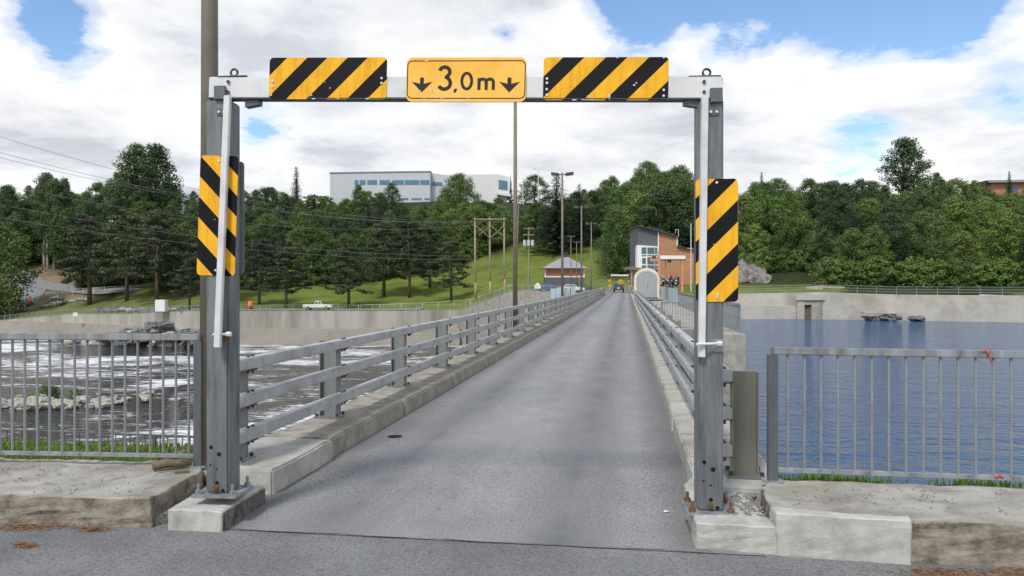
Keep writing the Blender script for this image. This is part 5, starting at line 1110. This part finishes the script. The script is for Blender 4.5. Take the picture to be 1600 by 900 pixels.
def tree(kind, px, D, H, name, label, group=None, wid=None, cat='tree'):
    (tm, cm), h0 = PROTO[kind]; p = T(px, D); r_ = thing(name, label, cat, p - Vector((0, 0, .15)), tr_.random() * 6.28, group); s = H / h0; w_ = (wid or 1.0) * s * tr_.uniform(.9, 1.12)
    r_.scale = (w_, w_, s); put('trunk', tm, r_); put('crown', cm, r_); return r_
def H_top(px, D, top): return EYE + (450 - top) / F * D - T(px, D).z
SKY = [(-300, 260), (0, 264), (60, 262), (100, 242), (150, 240), (200, 224), (262, 222), (285, 255), (300, 292), (400, 292), (440, 292), (490, 284), (520, 312), (560, 296), (600, 292), (640, 318), (660, 318), (690, 300), (760, 305), (775, 312), (800, 320), (840, 316), (856, 312), (880, 305), (900, 280), (950, 268), (1000, 254), (1060, 258), (1085, 278), (1150, 276), (1180, 270), (1250, 278), (1300, 272), (1350, 278), (1400, 290), (1450, 262), (1490, 256), (1530, 268), (1560, 300), (1590, 290), (1700, 275), (2000, 275)]
def skyl(px):
    for (a, ya), (b_, yb) in zip(SKY, SKY[1:]):
        if px <= b_: return ya + (yb - ya) * (px - a) / (b_ - a)
    return 275
KIND = {'broad': ('broadleaf_tree', 'round leafy broadleaf tree'), 'dark': ('broadleaf_tree', 'dark green broadleaf tree'), 'birch': ('birch_tree', 'slender pale-trunked tree'), 'poplar': ('poplar_tree', 'tall narrow dark poplar'), 'spruce': ('spruce_tree', 'pointed dark spruce'), 'bush': ('bush', 'low leafy bush'), 'pine': ('pine_tree', 'spreading dark pine')}
ZONES = [(150, 'in the river wood above the dirt slope'), (330, 'in the river wood around the tall poplars'), (520, 'in the river wood around the tall spruce'), (700, 'in the river wood below the white hilltop building'), (850, 'in the river wood behind the three-legged power pole'),
         (975, 'in the wood above the mown slope'), (1140, 'in the wood behind the powerhouse'), (1240, 'in the reservoir wood by the rock outcrop'), (1360, 'in the reservoir wood above the intake bay'), (1500, 'in the reservoir wood around the lone tall tree'), (9999, 'in the reservoir wood below the brown hilltop building')]
def zone(px): return [z for lim, z in ZONES if px < lim][0]
def fill(px, D, pool, hmin, hmax):
    kk = tr_.choice(pool); base_ = ''.join(ch for ch in kk if not ch.isdigit()); H = tr_.uniform(hmin, hmax)
    mx = H_top(px, D, skyl(px) + tr_.uniform(-4, 22))
    if mx < 1.6: return
    if mx < 6: tree(tr_.choice(['bush0', 'bush1']), px, D, max(2.2, mx), 'bush', 'low leafy bush ' + zone(px), 'bushes ' + zone(px), 1.5, 'bush'); return
    if base_ in ('birch', 'poplar'): H *= 1.2
    H = min(H, mx); nm, lb = KIND[base_]; z = zone(px); tree(kk, px, D, H, nm, lb + ' ' + z, lb + 's ' + z, tr_.uniform(1.05, 1.4))
mixL = ['dark0', 'dark1', 'dark2', 'broad0', 'broad1', 'broad3', 'birch0', 'birch1', 'spruce0', 'poplar0', 'poplar1']
mixR = ['broad0', 'broad1', 'broad2', 'broad3', 'dark0', 'dark1', 'broad2', 'birch1', 'broad1', 'spruce1']
for row, (dd, step) in enumerate(((6, 34), (17, 38), (30, 38), (46, 40), (64, 44), (84, 40), (104, 36), (116, 34))):      # left wood
    px = -170 + row * 13
    while px < 850:
        t = (px - 800) / F; D = max(lawnD(t), 232 if px < 110 else 205 if px < 260 else 185) + dd + tr_.uniform(-4, 4); j = tr_.uniform(-9, 9)
        if not (770 < px < 880 and D > 330): fill(px + j, D, mixL if px < 640 else ['broad0', 'broad2', 'broad3', 'dark1', 'broad1', 'dark0'], 12, 19 if px < 300 else 16)
        px += step
for row, (D0_, step) in enumerate(((172, 34), (186, 32), (200, 34), (216, 34), (234, 36), (256, 38), (280, 40))):    # behind the powerhouse
    px = 935 + row * 9
    while px < 1130:
        if not (px < 965 and D0_ < 246): fill(px + tr_.uniform(-8, 8), D0_ + tr_.uniform(-4, 4), ['broad0', 'broad1', 'broad3', 'dark0', 'dark1', 'broad2'], 12, 17)
        px += step
for row, (dd, step) in enumerate(((13, 46), (22, 46), (32, 46), (44, 44), (58, 46), (74, 46), (94, 48), (118, 50))):    # above the reservoir
    px = 1145 + row * 11
    while px < 1830:
        t = (px - 800) / F; D = bankD(t) + dd + (9 if px < 1300 and row < 2 else 0) + tr_.uniform(-3, 3)
        fill(px + tr_.uniform(-10, 10), D, mixR, (7, 8, 9, 10, 10, 11, 11, 11)[row], (10, 11, 12, 13, 14, 14, 14, 14)[row]); px += step
for row, (D0_, step) in enumerate(((252, 24), (266, 26), (284, 26), (304, 28))):                     # above the mown slope
    px = 842 + row * 7
    while px < 975: fill(px + tr_.uniform(-6, 6), D0_ + tr_.uniform(-4, 4), ['broad0', 'dark1', 'dark0', 'broad3'], 11, 16); px += step
for i in range(46):                                                                             # bushes at the wood's edge
    if i < 30: px = 1290 + i * 14 + tr_.uniform(-5, 5); D = bankD((px - 800) / F) + tr_.uniform(8.5, 12)
    elif i < 40: px = 780 + (i - 30) * 16; D = 243 + tr_.uniform(-2, 10); D = D + (30 if px > 850 else 0)
    else: px = 1160 + (i - 40) * 22; D = 131 + tr_.uniform(-2, 3)
    z = zone(px).replace('in the', 'at the edge of the'); tree('bush%d' % (i % 2), px, D, tr_.uniform(2.6, 4.6), 'bush', 'low leafy bush ' + z, 'bushes ' + z, 1.1, 'bush')
# pines on the lawn, each with its own neighbours
lawn = [('pine0', 405, 168, 372, 'spreading dark pine on the lawn right behind the gantry post'), ('pine1', 447, 164, 384, 'spreading dark pine on the lawn before the white pickup'), ('pine2', 545, 164, 381, 'lone small pine on the lawn past the white pickup'), ('pine0', 600, 182, 345, 'tall dark pine in the lawn clump next to the lone small pine'), ('pine1', 640, 178, 335, 'tallest dark pine in the lawn clump'), ('pine2', 705, 168, 372, 'low wide pine on the lawn beside the three-legged power pole'), ('pine1', 672, 190, 350, 'dark pine at the back of the lawn clump'), ('pine0', 296, 160, 392, 'dark round-crowned tree beside the white utility cabinet'), ('pine2', 198, 186, 330, 'dark pine above the riprap bank'), ('pine0', 140, 192, 335, 'dark pine above the white path fence'), ('pine1', 245, 180, 325, 'dark pine between riprap bank and wood'), ('pine1', 345, 176, 350, 'dark pine on the lawn hidden partly by the gantry post')]
for kd, px, D, top, lab in lawn: tree(kd, px, D, H_top(px, D, top), 'pine_tree', lab, None, 1.12)
for px, D, top, kd, nm, lab, w_ in ((463, 255, 257, 'spruce0', 'spruce_tree', 'tall pointed spruce standing above the wood left of the white hilltop building', .8), (718, 262, 269, 'willow', 'broadleaf_tree', 'large round bright tree in front of the white hilltop building', 1.0), (1415, 205, 213, 'lone', 'poplar_tree', 'lone tall dark tree rising high above the reservoir wood', 1.5), (870, 222, 268, 'bigspruce', 'spruce_tree', 'huge broad dark spruce behind the hip-roofed hut', 1.5), (905, 236, 285, 'bigspruce', 'spruce_tree', 'broad dark spruce next to the mown slope', 1.2), (835, 372, 272, 'dark1', 'broadleaf_tree', 'dark round tree behind the hilltop car park', 1.5), (798, 372, 272, 'spruce1', 'spruce_tree', 'narrow dark spruce beside the white hilltop building', .5), (1012, 262, 250, 'willow', 'broadleaf_tree', 'great round tree cresting the hill behind the powerhouse', 1.0), (1062, 258, 256, 'broad3', 'broadleaf_tree', 'broad round tree cresting the hill beside the gantry', 1.2), (1577, 215, 265, 'spruce1', 'spruce_tree', 'pointed spruce in front of the brown hilltop building', .7), (1190, 200, 266, 'spruce0', 'spruce_tree', 'slim spruce above the rock outcrop', .6), (1457, 165, 300, 'spruce0', 'spruce_tree', 'dark spruce among the bright reservoir trees', 1.1), (212, 262, 222, 'poplar0', 'poplar_tree', 'tallest poplar of the river wood', 1.5), (243, 258, 223, 'poplar1', 'poplar_tree', 'tall poplar next to the tallest one of the river wood', 1.5), (-5, 196, 345, 'broad1', 'broadleaf_tree', 'leafy tree leaning over the gravel path', 1.1), (612, 262, 284, 'dark0', 'broadleaf_tree', 'dark leafy tree covering the middle of the white hilltop building', 1.0), (560, 258, 287, 'birch1', 'birch_tree', 'slender tree before the window band of the white hilltop building', 1.2)):
    tree(kd, px, D, H_top(px, D, top), nm, lab, None, w_)
for i, (px, D) in enumerate(((75, 236), (85, 235), (96, 237), (70, 238), (101, 240))): tree('birch0', px, D, H_top(px, D, 268 + 8 * (i % 3)), 'birch_tree', 'white-trunked birch at the top of the dirt slope', 'birches above the dirt slope', .8)

for i, (px, py) in enumerate(((72, 622), (84, 620), (118, 621), (52, 627))):
    D = (EYE - zl) * F / (py - 450); rt = thing('bush', 'green tuft growing on the stony river islet', 'bush', ((px - 800) / F * D, D, zl + .1), i * 1.3, 'tufts on the river islet'); k_ = (.32, .26, .22, .2)[i]; rt.scale = (k_ * 1.3, k_ * 1.3, k_)
    put('trunk', PROTO['bush1'][0][0], rt); put('crown', PROTO['bush1'][0][1], rt)

for i, (px, dd, top) in enumerate(((1272, 22, 338), (1288, 21, 332), (1312, 21, 345), (1336, 18, 362))):
    D = bankD((px - 800) / F) + dd; p = T(px, D); rt = thing('dead_tree', 'bare grey dead tree among the reservoir bushes', 'dead tree', p - Vector((0, 0, .2)), i * 1.7, 'dead trees in the reservoir wood'); k_ = H_top(px, D, top) / 17; rt.scale = (k_ * .62, k_ * .62, k_)
    o = put('trunk', PROTO['dark%d' % (i % 3)][0][0].copy(), rt); o.data.materials[0] = M['deadbark']

for i in range(34):                                                                             # undergrowth closing the foot of the river wood
    px = 400 + i * 10.5 + tr_.uniform(-5, 5); D = lawnD((px - 800) / F) + tr_.uniform(1, 5); z = zone(px).replace('in the', 'at the foot of the')
    tree('bush%d' % (i % 2), px, D, tr_.uniform(3.2, 6.0), 'bush', 'low leafy bush ' + z, 'bushes ' + z, 1.15, 'bush')
